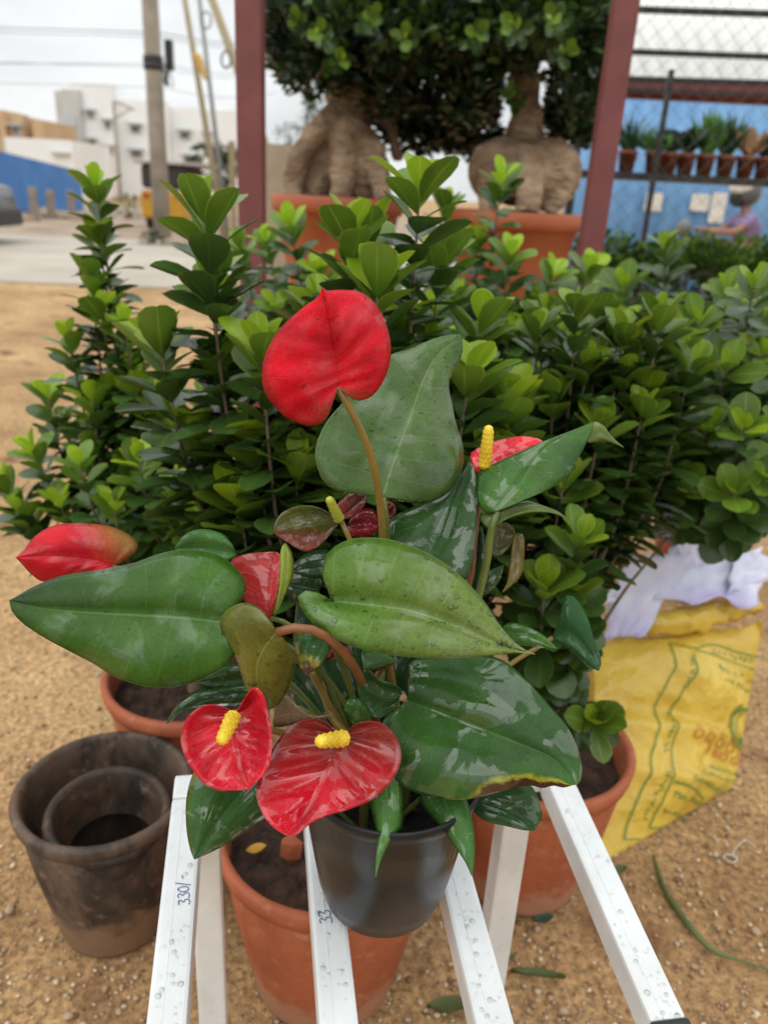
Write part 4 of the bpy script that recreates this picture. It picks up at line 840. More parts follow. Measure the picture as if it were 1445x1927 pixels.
cl = G(548, 1610, .262); q = MB().add([cl + Vector((v.x * .02, v.y * .016, v.z * .03 + .012)) * (1 + .3 * noise.noise(v * 2)) * 1.0 if False else cl + Vector((v.x * .019, v.y * .008, v.z * .03 + .012)) for v in ico_v], ico_f)
tag(build(q, 'clay_shard', MT['terracotta'], origin=cl, smooth=False), 'upright terracotta shard in the soil beside the black pot', 'shard')
tw = [G(1228, 1615), G(1250, 1680), G(1290, 1740), G(1335, 1790), G(1390, 1812), G(1460, 1835)]
tw = catmull([p + Vector((0, 0, .006)) for p in tw], 24)
tag(build(MB().tube(tw, [.0022 + .0035 * math.sin(math.pi * min(1, i / 20)) for i in range(25)], 8), 'plant_stalk', MT['grass_green'], origin=tw[12]), 'long curved green plant stalk lying on the sand at right', 'stalk')
th = [G(1372, 1618) + Vector((.012 * math.cos(a * .9) * (1 + .2 * math.sin(a)), .010 * math.sin(a * .9), .004 + .001 * math.sin(a * 2))) for a in range(16)] + [G(1383, 1600) + Vector((0, 0, .004)), G(1400, 1585) + Vector((0, 0, .006)), G(1422, 1598) + Vector((0, 0, .004))]
tag(build(MB().tube(catmull(th, 90), .0007, 6), 'thread', MT['white'], origin=th[0]), 'coiled white plastic thread on the sand', 'thread')

# ------------------------------------------------------------------ yellow bag with papers
QB = [(1122, 1630), (1380, 1480), (1433, 1172), (1118, 1212)]          # bottom left, bottom right, top right, top left
BC = [G(*QB[0]), G(*QB[1]), G(1433, 1172, .30), G(1118, 1212, .285)]
def bag_pt(u, v, side=1, lift=0.0):
    v0 = v; u = u + .018 * noise.noise((v * 5, 3.1, 0)) * (1 if u > .5 else -1) * (abs(u - .5) * 2) ** 2
    v = v + .03 * noise.noise((u * 4, 7.7, 0)) * max(0, v - .6) * 2.5
    b = BC[0].lerp(BC[1], u); t = BC[3].lerp(BC[2], u); p = b.lerp(t, v)
    nx_ = (BC[1] - BC[0]).cross(BC[3] - BC[0]).normalized()
    if nx_.dot(CAM - p) < 0: nx_ = -nx_
    if side > 0:
        k = math.sin(math.pi * min(1, max(0, u))) ** .6 * math.sin(math.pi * min(1, max(0, v))) ** .5
        f = .045 * k - .05 * max(0, v0 - .86) ** 2 / .02 * .3
        f += .034 * noise.noise((u * 1.6 + v * 1.2, v * 3.6 + u * 2.0, 1.3)) * k - .026 * abs(noise.noise((u * 2.5 + v * 1.0, v * 6 + u * 3, 4))) * k - .010 * abs(noise.noise((u * 6 + v * 5, v * 9 + u * 5, 7))) * k - .003 * abs(noise.noise((u * 16, v * 12 + u * 6, 2))) * k
        f += .016 * math.exp(-((v - .46 + .35 * (u - .5)) / .05) ** 2) * k - .014 * math.exp(-((v - .56 + .35 * (u - .5)) / .05) ** 2) * k + .012 * math.exp(-((v - .22 + .4 * (u - .5)) / .035) ** 2) * k
    else:
        f = -.13 * (max(0, math.sin(math.pi * u)) ** .5) * (max(0, math.sin(math.pi * (v * .8 + .1)))) ** .5
        f -= .01 * noise.noise((u * 5, v * 5, 9)) * math.sin(math.pi * u)
    return p + nx_ * (f + lift)
bag = thing('plastic_bag', 'printed yellow plastic bag slumped on the sand at right', 'bag', (BC[0] + BC[1]) / 2)
bm_ = MB(); nu, nv = 70, 70
for side in (1, -1):
    b0 = len(bm_.v)
    for j in range(nv + 1):
        for i in range(nu + 1): bm_.v.append(bag_pt(i / nu, j / nv, side))
    for j in range(nv):
        for i in range(nu):
            f = (b0+j*(nu+1)+i, b0+j*(nu+1)+i+1, b0+(j+1)*(nu+1)+i+1, b0+(j+1)*(nu+1)+i); bm_.f.append(f if side > 0 else f[::-1]); bm_.m.append(0)
bag_o = build(bm_, 'bag_film', MT['yellow_bag'], bag)
roll = [bag_pt(u_, 1.0) + Vector((0, .012 + .012 * math.sin(u_ * 9), z_ + .012)) for u_, z_ in ((.10, .0), (.28, .012), (.45, .022), (.62, .018), (.78, .022), (.92, .026), (1.0, .012))]
rc_ = catmull(roll, 40); rm = MB().tube(rc_, [(.030 * (.55 + .45 * math.sin(math.pi * i / 40))) * (1 + .4 * noise.noise((i * .5, 0, 0))) for i in range(41)], 14)
rm.v = [v + Vector((noise.noise(v * 40), noise.noise(v * 40 + Vector((9, 0, 0))), noise.noise(v * 40 + Vector((0, 9, 0))))) * .011 for v in rm.v]
build(rm, 'rolled_rim', MT['yellow_bag'], bag)
def bag_uv(x, y):
    a, b, c, d = (Vector(q) for q in QB); u = v = .5
    for k in range(12):
        p = a.lerp(b, u).lerp(d.lerp(c, u), v); e = Vector((x, y)) - p
        du = (b - a).lerp(c - d, v); dv = (d - a).lerp(c - b, u); det = du.x * dv.y - du.y * dv.x
        u += (e.x * dv.y - e.y * dv.x) / det; v += (du.x * e.y - du.y * e.x) / det
    return u, v
def print_line(pts, wpx, mat, name='printed_line'):
    wpx *= .72
    n = max(6, int(sum(math.hypot(b[0]-a[0], b[1]-a[1]) for a, b in zip(pts, pts[1:])) / 6)); c = catmull([(*p, 0) for p in pts], n); m = MB()
    for i, p in enumerate(c):
        d = (c[min(n, i+1)] - c[max(0, i-1)]).normalized(); s = Vector((-d.y, d.x, 0)) * (wpx / 2)
        for k in (-1, 1):
            u, v = bag_uv(p.x + s.x * k, p.y + s.y * k); m.v.append(bag_pt(u, v, 1, .0036))
    for i in range(n): m.f.append((i*2, i*2+1, i*2+3, i*2+2)); m.m.append(0)
    return build(m, name, mat, bag_o)
def print_text(s, x, y, size, ang, mat, name='printed_text', sx=1.0):
    tv, tf = text_mesh(s, size); ca, sa = math.cos(ang), math.sin(ang); V = []
    for p in tv:
        px_, py_ = p.x * sx, p.y; X = x + px_ * ca + py_ * sa; Y = y + px_ * sa - py_ * ca
        u, v = bag_uv(X, Y); V.append(bag_pt(min(1, max(0, u)), min(1, max(0, v)), 1, .0036))
    return mesh_obj(name, V, tf, mat, bag_o, smooth=False)
GRN, RDP = MT['bag_green'], MT['bag_red']
print_line([(1165, 1585), (1182, 1500), (1203, 1400), (1222, 1318), (1236, 1270), (1240, 1225), (1243, 1216)], 3.6, GRN)
print_line([(1243, 1216), (1290, 1226), (1330, 1220), (1418, 1240)], 3.6, GRN)
print_line([(1285, 1230), (1340, 1246), (1412, 1266)], 3, GRN)
print_line([(1205, 1565), (1222, 1490), (1238, 1390), (1252, 1320), (1270, 1280), (1276, 1240)], 3.2, GRN)
print_line([(1165, 1585), (1195, 1584)], 3, GRN); print_line([(1205, 1565), (1235, 1564)], 3, GRN)
print_line([(1228, 1484), (1265, 1494), (1302, 1512)], 4, GRN)
def scrawl(x, y, length, size, ang, mat, seed):
    """print too small to read in the photograph: a row of small letter-like strokes"""
    rs = random.Random(seed); t_ = 0.0; ca, sa = math.cos(ang), math.sin(ang)
    while t_ < length:
        w_ = size * rs.uniform(.35, .7); pts = [(t_ + w_ * rs.random(), -size * rs.uniform(-.1, .9)) for k in range(4)]
        print_line([(x + u_ * ca - v_ * sa, y + u_ * sa + v_ * ca) for u_, v_ in pts], 2.6, mat, 'printed_letter'); t_ += w_ + size * (.16 if rs.random() > .2 else .55)
scrawl(1262, 1310, 66, 12, R(-78), GRN, 1); scrawl(1224, 1432, 84, 11, R(-76), GRN, 2); scrawl(1198, 1552, 84, 11, R(-74), GRN, 3)
scrawl(1324, 1240, 88, 14, R(9), GRN, 4); scrawl(1322, 1270, 84, 14, R(14), GRN, 5); scrawl(1332, 1292, 72, 12, R(17), GRN, 6)
print_text('BIO GO', 1322, 1432, 23, R(12), RDP)
for k in range(5):       # rounded letters of the red headline, a script of loops
    x0 = 1282 + k * 27; y0 = 1394 + k * 6.5
    print_line([(x0 + 9 * math.cos(a * .8), y0 + 8.5 * math.sin(a * .8)) for a in range(9)], 3.4, RDP, 'printed_letter')
    print_line([(x0 - 5, y0 - 13), (x0 + 2, y0 - 16), (x0 + 8, y0 - 12)], 2.6, RDP, 'printed_letter')
print_line([(1308, 1402), (1314, 1415), (1308, 1428)], 5, RDP, 'printed_letter')
scrawl(1312, 1453, 74, 10, R(8), GRN, 7); scrawl(1290, 1466, 90, 10, R(9), GRN, 8)
print_text('Gross', 1262, 1480, 17, R(12), GRN); print_text('Weight', 1300, 1492, 16, R(7), GRN); print_text('Max. Retail', 1232, 1510, 16, R(12), GRN); scrawl(1222, 1538, 60, 9, R(10), GRN, 9)
for r_ in (1.0, .86, .62):
    print_line([(1396 - 42 * r_ * math.cos(a), 1372 - 42 * r_ * math.sin(a)) for a in [R(-82 + k * 16) for k in range(10)]], 5 if r_ == 1 else 3, GRN, 'printed_emblem')
print_line([(1362, 1352), (1376, 1344), (1398, 1342)], 8, GRN, 'printed_emblem'); print_line([(1376, 1398), (1388, 1402), (1396, 1405)], 9, GRN, 'printed_emblem')
def sheet(name, corners, label, seed, fold=.012, jag=.10):
    a, b, c, d = [Vector(q) for q in corners]; n = 16; m = MB(); cen = (a + b + c + d) / 4
    nr = (b - a).cross(d - a).normalized()
    for j in range(n + 1):
        for i in range(n + 1):
            u, v = i / n, j / n; uu = u + jag * noise.noise((v * 4, seed, 0)) * (abs(u - .5) * 2) ** 2; vv = v + jag * 1.3 * noise.noise((u * 4, seed, 5)) * (abs(v - .5) * 2) ** 2
            p = a.lerp(b, uu).lerp(d.lerp(c, uu), vv)
            f = abs(noise.noise((u * 2.6 + seed, v * 2.2, 0))) * 2 * fold + noise.noise((u * 5, v * 5, seed)) * fold * .5
            m.v.append(p + nr * f)
    for j in range(n):
        for i in range(n): m.f.append((j*(n+1)+i, j*(n+1)+i+1, (j+1)*(n+1)+i+1, (j+1)*(n+1)+i)); m.m.append(0)
    o = build(m, name, MT['paper'], origin=cen); sd = o.modifiers.new('thickness', 'SOLIDIFY'); sd.thickness = .0006
    return tag(o, label, 'paper')
bt = PJ(bag_pt(.5, 1.0))[2]
sheet('paper_sheet', [P(1130, 1205, bt - .08), P(1210, 1195, bt - .07), P(1305, 1040, bt + .01), P(1170, 1052, bt - .04)], 'crumpled pale lilac paper hanging over the bag left of the rolled rim', 1, .014)
sheet('paper_sheet', [P(1228, 1128, bt - .05), P(1425, 1142, bt - .02), P(1430, 1035, bt + .12), P(1262, 1028, bt + .08)], 'white paper with a lilac fold lying flat on top of the bag', 2, .014)
sheet('paper_sheet', [P(1288, 1075, bt + .03), P(1330, 1060, bt + .05), P(1305, 985, bt + .03), P(1262, 998, bt + .01)], 'white paper corner sticking up from the bag', 3, .008)
sheet('paper_sheet', [P(1365, 1122, bt - .02), P(1455, 1092, bt + .06), P(1458, 1050, bt + .09), P(1380, 1040, bt + .06)], 'white paper flap pointing right off the bag', 4, .010)
sheet('paper_sheet', [P(1112, 1132, bt - .09), P(1175, 1142, bt - .05), P(1175, 1105, bt - .05), P(1106, 1108, bt - .09)], 'thin torn strip of white paper by the fig leaves', 5, .008, .3)

# ------------------------------------------------------------------ red steel posts and beam
def post(px, label, d=2.25, w=.088):
    q = P(px[0], px[1], d); m = MB().abox((q.x - w/2, q.y - w/2, 0), (q.x + w/2, q.y + w/2, 3.1))
    return tag(build(m, 'steel_post', MT['red_steel'], origin=(q.x, q.y, 0), smooth=False, bevel=.004), label, 'post', 'red posts of the nursery frame'), q
_, pl = post((474, 300), 'red oxide steel post left of the bonsai figs', 2.25, .072)
_, pr = post((1134, 300), 'red oxide steel post between the bonsai figs and the shelves', 2.2, .064)

# ------------------------------------------------------------------ the two bonsai figs
def rot_tube(m, pts, rads, n=12): m.tube(catmull(pts, 16), [rads[0] + (rads[1] - rads[0]) * (i / 16) + (rads[2] if len(rads) > 2 else 0) * math.sin(math.pi * i / 16) for i in range(17)], n)
def bonsai(label, rim_px, d, rr, crown_c, crown_r, seed, trunk_f, n_leaf=4200, blobs=()):
    rnd = random.Random(seed); rim = P(rim_px[0], rim_px[1], d); h = .44
    base = Vector((rim.x, rim.y, 0)); t = thing('potted_bonsai_fig', label, 'potted tree', base)
    z0 = rim.z - h
    build(MB().lathe(base + Vector((0, 0, z0)), pot_profile(rr, rr * .62, h, .06), 48), 'pot', MT['terracotta_far'], t)
    build(MB().lathe(base, [(0, .002), (rr * .9, .002), (rr * .9, .05), (rr * .5, .08), (rr * .5, z0 - .05), (rr * .8, z0 - .002), (0, z0 - .002)], 24), 'pedestal', MT['dark_steel'], t)
    build(MB().disc(base + Vector((0, 0, rim.z - .05)), rr - .02, 28, amp=.02), 'soil', MT['soil'], t)
    m = MB(); trunk_f(m, lambda x, y, dd=0: P(x, y, d + dd))
    o = build(m, 'trunk', MT['ginseng'], t)
    rmsh = o.modifiers.new('fuse', 'REMESH'); rmsh.mode = 'VOXEL'; rmsh.voxel_size = .008; rmsh.use_smooth_shade = True
    sm = o.modifiers.new('soften', 'SMOOTH'); sm.factor = .6; sm.iterations = 3
    tx = bpy.data.textures.new('bark_lumps', 'CLOUDS'); tx.noise_scale = .09; tx.noise_depth = 4
    dm_ = o.modifiers.new('lumps', 'DISPLACE'); dm_.texture = tx; dm_.strength = .035; dm_.texture_coords = 'LOCAL'
    # limbs and crown
    cc, cr = crown_c, crown_r; lv = []
    for k in range(26):
        e = P(cc[0] + rnd.uniform(-1, 1) * cr[0] * .8, cc[1] + rnd.uniform(-.9, .95) * cr[1], d + rnd.uniform(-.8, .8) * cr[2]); s0 = P(rim_px[0] + rnd.uniform(-20, 20), trunk_top_y, d)
        c = catmull([s0, s0.lerp(e, .5) + Vector((rnd.uniform(-.05, .05), 0, .06)), e], 10)
        build(MB().tube(c, [.016 * (1 - .8 * i / 10) for i in range(11)], 6), 'limb', MT['bark'], t)
    n = 0; mb = MB(); uv = []; objs = []
    while n < n_leaf:
        (bx, by, bz, brx, bry, brz) = rnd.choice(blobs) if rnd.random() < .45 else (cc[0], cc[1], 0, cr[0], cr[1], cr[2])
        v = Vector((rnd.uniform(-1, 1), rnd.uniform(-1, 1), rnd.uniform(-1, 1)))
        if abs(v.x) ** 3 + abs(v.y) ** 3 + abs(v.z) ** 3 > 1 or (v.length < .45 and rnd.random() < .5): continue
        x, y, dd = bx + v.x * brx, by + v.y * bry, d + bz + v.z * brz
        if noise.noise((x * .014, y * .014, dd * 4 + seed)) < -.16: continue
        p = P(x, y, dd); n += 1
        a = Vector((v.x, -abs(v.z) * .7, .5 - v.y * .4)) + Vector((rnd.uniform(-.8, .8), rnd.uniform(-.8, .8), rnd.uniform(-.6, .6)))
        nn = Vector((rnd.uniform(-.6, .6), rnd.uniform(-.8, .4), 1))
        objs.append((leaf_matrix(p, a, nn, rnd.uniform(.034, .056)), dd))
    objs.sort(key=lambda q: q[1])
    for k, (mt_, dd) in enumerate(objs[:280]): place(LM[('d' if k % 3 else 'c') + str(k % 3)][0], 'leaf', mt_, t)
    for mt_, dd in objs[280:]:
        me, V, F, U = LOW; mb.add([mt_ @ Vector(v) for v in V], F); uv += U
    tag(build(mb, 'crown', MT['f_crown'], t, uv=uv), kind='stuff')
    for k, (x, y, dd) in enumerate(trunk_sprigs):      # light sprigs at the crown's face
        b0 = P(x + 25 * (-1) ** k, y + 25, d + dd + .16); e0 = P(x, y, d + dd); c = catmull([b0, b0.lerp(e0, .5), e0], 8)
        build(MB().tube(c, .0035, 6), 'twig', MT['bark'], t)
        for mt_, age in shoot_leaves(c, rnd, .048, .25, .012, 1, 4): place(LM[age + str(k % 3)][0], 'leaf', mt_, t)
    return t
def trunk_right(m, Q):
    m.ball(Q(985, 325), .165, 16, 12, sc3=(1, .8, .72)); m.ball(Q(1030, 328, -.06), .118, 14, 10, sc3=(1, .85, 1.05)); m.ball(Q(938, 322, -.03), .112, 14, 10, sc3=(1, .85, 1.0))
    rot_tube(m, [Q(985, 320), Q(988, 255), Q(992, 200), Q(985, 130)], [.105, .05, -.02])
    rot_tube(m, [Q(1020, 270, -.05), Q(1062, 320, -.10), Q(1060, 360, -.10), Q(1030, 400, -.08)], [.04, .028])
    rot_tube(m, [Q(985, 290, -.10), Q(988, 340, -.16), Q(990, 400, -.16)], [.038, .03]); rot_tube(m, [Q(960, 290, -.08), Q(918, 330, -.10), Q(915, 400, -.08)], [.04, .03]); rot_tube(m, [Q(1000, 300, -.10), Q(1010, 345, -.15), Q(1000, 400, -.15)], [.03, .022])
    for k in range(7): m.lathe(Q(985, 262 - k * 12), [(.05 - k * .002, 0), (.068 - k * .002, .010), (.05 - k * .002, .02)], 14)
def trunk_left(m, Q):
    m.ball(Q(598, 325), .118, 14, 10, sc3=(.82, .9, 1.2)); m.ball(Q(684, 322, -.02), .112, 14, 10, sc3=(.85, .9, 1.2)); m.ball(Q(648, 245, .03), .09, 14, 10); m.ball(Q(645, 335, .08), .11, 14, 10)
    rot_tube(m, [Q(650, 270), Q(655, 200), Q(670, 130), Q(690, 60)], [.10, .06]); rot_tube(m, [Q(648, 190, -.08), Q(600, 245, -.12), Q(562, 300, -.12), Q(552, 376, -.08)], [.034, .034, .012])
    rot_tube(m, [Q(650, 220, -.08), Q(648, 290, -.10), Q(640, 376, -.12)], [.045, .03, .02]); rot_tube(m, [Q(665, 230, -.08), Q(700, 280, -.12), Q(722, 376, -.10)], [.03, .034, .012]); rot_tube(m, [Q(690, 180), Q(735, 240, -.02), Q(748, 300, 0)], [.03, .018])
trunk_top_y = 120
trunk_sprigs = [(965, 48, -.62), (1065, 95, -.55), (1040, 30, -.6), (900, 60, -.5), (960, 175, -.3)]
bonsai('thick-trunked bonsai fig in a terracotta pot beside the right red post', (970, 398), 2.85, .245, (1020, 10), (165, 130, .5), 5, trunk_right, 7000, [(880, 150, .1, 60, 95, .3), (1090, 150, .05, 60, 90, .3), (1000, 60, -.1, 150, 80, .4), (1075, 225, .25, 45, 60, .2)])
trunk_sprigs = [(600, 60, -.6), (640, 110, -.55), (760, 70, -.55), (700, 30, -.6), (560, 40, -.5)]
bonsai('bonsai fig with splayed swollen roots in a terracotta pot beside the left red post', (636, 370), 2.95, .252, (735, 25), (235, 130, .55), 6, trunk_left, 13000, [(560, 70, .0, 62, 85, .35), (600, 110, -.05, 70, 70, .3), (760, 150, .1, 90, 100, .35), (830, 205, .25, 85, 85, .25), (885, 245, .38, 55, 55, .2), (770, 235, .35, 60, 60, .2), (850, 120, .1, 80, 100, .4), (700, 110, .2, 120, 70, .3)])

# ------------------------------------------------------------------ shelves, roof and fence at the right
MT['blue_sheet'] = noisy('blue_tarpaulin', (0.13, 0.30, 0.55), (0.19, 0.38, 0.64), scale=1.2, rough=0.6, bump=0.2, bscale=9, dist=.02)
MT['blue_fence'] = noisy('blue_painted_sheet', (0.035, 0.17, 0.48), (0.06, 0.23, 0.58), scale=.8, rough=0.55, bump=0.1, bscale=9)
def roof_mat():
    m, n, b = newmat('translucent_roof_sheet'); L = n.links.new
    g = nd(n, 'ShaderNodeNewGeometry'); nz_ = nd(n, 'ShaderNodeTexNoise', Scale=3.0, Detail=4.0); L(g.outputs['Position'], nz_.inputs['Vector'])
    r = nd(n, 'ShaderNodeValToRGB'); r.color_ramp.elements[0].color = (.88, .88, .86, 1); r.color_ramp.elements[1].color = (.97, .97, .95, 1); L(nz_.outputs['Fac'], r.inputs['Fac'])
    L(r.outputs['Color'], b.inputs['Base Color']); b.inputs['Roughness'].default_value = .5
    tr = nd(n, 'ShaderNodeBsdfTranslucent'); L(r.outputs['Color'], tr.inputs['Color']); ms = nd(n, 'ShaderNodeMixShader'); ms.inputs[0].default_value = .93
    L(b.outputs['BSDF'], ms.inputs[1]); L(tr.outputs['BSDF'], ms.inputs[2]); L(ms.outputs['Shader'], n.nodes['Material Output'].inputs['Surface'])
    return m
MT['roof_sheet'] = roof_mat()
MT['wire'] = plain('galvanised_wire', (.14, .15, .15), .5)
MT['grow_pot'] = noisy('small_clay_pot', (0.20, 0.062, 0.028), (0.30, 0.09, 0.04), scale=8, rough=.6, bump=.1)
XL, XR = 1120, 1520
def hz(px_l, px_r, y_l, y_r, d): return P(px_l, y_l, d), P(px_r, y_r, d)
# sloping translucent roof with its steel
rs0, rs1 = P(1150, 150, 5.6), P(1800, 175, 5.6); up0, up1 = P(1100, -170, 3.9), P(1800, -150, 3.9)
roof = thing('shelter_roof', 'white translucent sheet roof over the plant shelves', 'roof', rs0)
rm_ = MB(); nn_ = 60
for i in range(nn_ + 1):
    a = rs0.lerp(rs1, i / nn_); b = up0.lerp(up1, i / nn_); z = Vector((0, 0, .012 * math.sin(i * 1.9)))
    rm_.v += [a + z, b + z]
for i in range(nn_): rm_.f.append((2*i, 2*i+2, 2*i+3, 2*i+1)); rm_.m.append(0)
o = build(rm_, 'roof_sheet', MT['roof_sheet'], roof); sd = o.modifiers.new('thickness', 'SOLIDIFY'); sd.thickness = .003
for f in (.06, .27, .55, .8):
    a, b = rs0.lerp(up0, f) - Vector((0, 0, .035)), rs1.lerp(up1, f) - Vector((0, 0, .035)); build(MB().bar(a, b, .025, .035), 'purlin', MT['dark_steel'], roof, smooth=False)
def frame_bar(name, a, b, w, h, mat, label, cat='beam', grp=None):
    return tag(build(MB().bar(a, b, w, h), name, mat, origin=(Vector(a) + Vector(b)) / 2, smooth=False, bevel=.003), label, cat, grp)
a, b = hz(1120, 1560, 156, 176, 5.2); frame_bar('steel_beam', a, b, .07, .085, MT['red_steel'], 'upper red steel beam under the translucent roof edge')
a, b = hz(1120, 1560, 172, 193, 5.3); frame_bar('steel_beam', a, b, .06, .07, MT['red_steel'], 'lower red steel beam just above the blue sheet')
a, b = hz(1120, 1560, 147, 160, 4.9); frame_bar('steel_rail', a, b, .02, .035, MT['dark_steel'], 'thin dark rail in front of the upper red beam', 'rail')
a, b = hz(1120, 1560, 166, 184, 4.9); frame_bar('steel_rail', a, b, .02, .022, MT['dark_steel'], 'thin dark rail between the two red beams', 'rail')
# shelf
SD = 4.4
sa, sb = P(1080, 318, SD), P(1600, 344, SD)
shelf = thing('plant_shelf', 'dark steel shelf carrying a row of small potted plants', 'shelf', (sa.x, sa.y, 0))
build(MB().bar(sa + Vector((0, .14, -.02)), sb + Vector((0, .14, -.02)), .30, .035), 'shelf_board', MT['dark_steel'], shelf, smooth=False)
for px_, yt, yb_ in ((1225, 150, 330), (1560, 160, 330)):
    q = P(px_, 250, SD - .02); build(MB().abox((q.x - .013, q.y - .2, 0), (q.x + .013, q.y - .174, PY(px_, 140, q.y).z)), 'upright', MT['dark_steel'], shelf, smooth=False)
q = P(1090, 250, SD); build(MB().abox((q.x - .02, q.y, 0), (q.x + .02, q.y + .04, PY(px_, 140, q.y).z)), 'upright', MT['dark_steel'], shelf, smooth=False)
MT['pl_green'] = plain('shelf_leaf_green', (.035, .11, .03), .45, var=.4); MT['pl_bright'] = plain('shelf_leaf_bright', (.10, .26, .04), .45, var=.3); MT['pl_dark'] = plain('shelf_leaf_dark', (.015, .045, .02), .4, var=.4); MT['pl_pink'] = plain('shelf_leaf_pink', (.50, .30, .16), .5, var=.3)
def blades(c, n, L, spread, rnd, w, wide=False):
    m = MB()
    for k in range(n):
        a = rnd.random() * 6.28; e = spread * rnd.random(); d = Vector((math.cos(a) * e, math.sin(a) * e, 1)).normalized(); s = d.cross(Vector((math.cos(a + 1), math.sin(a + 1), .2))).normalized()
        l = L * rnd.uniform(.6, 1.1); p = c + Vector((rnd.uniform(-.02, .02), rnd.uniform(-.02, .02), 0)); b = len(m.v)
        for i in range(5):
            t = i / 4; ww = w * (math.sin(math.pi * (t * .85 + .12)) if not wide else (0.12 if t < .45 else math.sin(math.pi * min(1, (t - .4) / .62)))) 
            q = p + d * (l * t) + Vector((d.x, d.y, -.25)) * (l * t * t * .35); m.v += [q - s * ww, q + s * ww]
        for i in range(4): m.f.append((b+2*i, b+2*i+1, b+2*i+3, b+2*i+2)); m.m.append(0)
    return m
rsx = random.Random(77)
kinds = [(1185, 'grassy', 'pl_green', .16, .9, .006, False, 'dark grassy tuft in a small pot behind the right red post'), (1236, 'bright leafy', 'pl_bright', .09, 1.0, .018, True, 'bright lime green seedling in a small pot next to the shelf upright'), (1264, 'leafy', 'pl_dark', .10, .9, .02, True, 'low dark leafed plant in a small pot right of the lime seedling'), (1296, 'leafy', 'pl_dark', .12, .8, .022, True, 'dark broad-leafed plant in a small pot left of the tall sword plant'), (1333, 'sword', 'pl_bright', .18, .45, .012, False, 'tall bright sword-leaved plant in an orange pot on the shelf'), (1372, 'sword', 'pl_green', .18, .55, .013, False, 'upright green sword-leaved plant right of the tallest one on the shelf'), (1410, 'pink', 'pl_pink', .13, .8, .024, True, 'pink and yellow leafed plant in a small pot at the right of the shelf'), (1446, 'leafy', 'pl_dark', .13, .9, .022, True, 'dark leafed plant cut by the right edge on the shelf')]
shz = (sa.z + sb.z) / 2
for k, (px_, kd, mt_, L_, spr, w_, wide, lab) in enumerate(kinds):
    f = (px_ - 1080) / 520; c = sa.lerp(sb, f) + Vector((0, .10, .0)); t = thing('potted_plant', lab, 'potted plant', c, 'small pots along the shelf')
    hh, r1 = .115, .055
    build(MB().lathe(c, [(0, .001), (r1 * .72, .001), (r1 * .95, hh - .02), (r1, hh - .02), (r1, hh), (r1 * .88, hh), (r1 * .8, hh - .03), (0, hh - .03)], 20), 'pot', MT['grow_pot'], t)
    build(blades(c + Vector((0, 0, hh - .02)), 70 if not wide else 40, L_ * 1.45, spr, rsx, w_ * 1.15, wide), 'foliage', MT[mt_], t)
# hedge of bedding pots in front of the fence
bench_z = 0; bench_pts = []
for k in range(7):
    px_ = 1120 + k * 62; d = 3.35 + .1 * (k % 2); top = P(px_, 446 + 5 * (k % 3), d); c = Vector((top.x, top.y, 0)); rnd = random.Random(100 + k); bench_z = min(bench_z, top.z - .12 - .34) if k else top.z - .46; bench_pts.append(c)
    pos = ('beside the right red post', 'second from the right red post', 'third from the right red post', 'below the first white notice', 'below the second white notice', 'below the rider\'s outstretched arm', 'below the rider\'s shoulder')[k]
    t = thing('bedding_plant', 'bushy green bedding plant in the row behind the figs, ' + pos, 'potted plant', c, 'bedding plants in a row')
    hh = top.z - .12
    t.location.z = hh - .34
    build(MB().lathe(c + Vector((0, 0, hh - .34)), [(0, .002), (.07, .002), (.092, .18), (.10, .18), (.10, .205), (.085, .205), (.075, .15)], 20), 'pot', MT['grow_pot'] if k % 3 else MT['black_cap'], t)
    build(MB().tube([c + Vector((0, 0, hh - .2)), c + Vector((0, 0, hh))], .008, 6), 'stem', MT['bark'], t)
    mb = MB(); uv = []
    for j in range(520):
        v = Vector((rnd.gauss(0, .42), rnd.gauss(0, .42), rnd.gauss(0, .42)))
        if v.length > 1: continue
        p = Vector((c.x + v.x * .13, c.y + v.y * .12, hh + v.z * .14)); me, V, F, U = LOW
        mt4 = leaf_matrix(p, v + Vector((0, 0, .5)), Vector((rnd.uniform(-.5, .5), rnd.uniform(-.5, .5), 1)), rnd.uniform(.025, .042)); mb.add([mt4 @ Vector(q) for q in V], F, 0 if rnd.random() < .35 and v.z > 0 else 1); uv += U
    tag(build(mb, 'foliage', [MT['f_mid'], MT['f_dark']], t, uv=uv), kind='stuff')
bz = max(.1, bench_z - .004); p0, p1 = bench_pts[0] - Vector((.2, 0, 0)), bench_pts[-1] + Vector((.4, 0, 0))
bench = thing('plant_bench', 'low dark bench under the row of bedding plants', 'bench', (p0 + p1) / 2)
build(MB().bar(p0 + Vector((0, .03, bz - .02)), p1 + Vector((0, .03, bz - .02)), .42, .035), 'bench_top', MT['dark_steel'], bench, smooth=False)
for f_ in (.03, .5, .97):
    for dy in (-.12, .18): q = p0.lerp(p1, f_) + Vector((0, dy, 0)); build(MB().abox((q.x - .02, q.y - .02, 0), (q.x + .02, q.y + .02, bz - .038)), 'leg', MT['dark_steel'], bench, smooth=False)
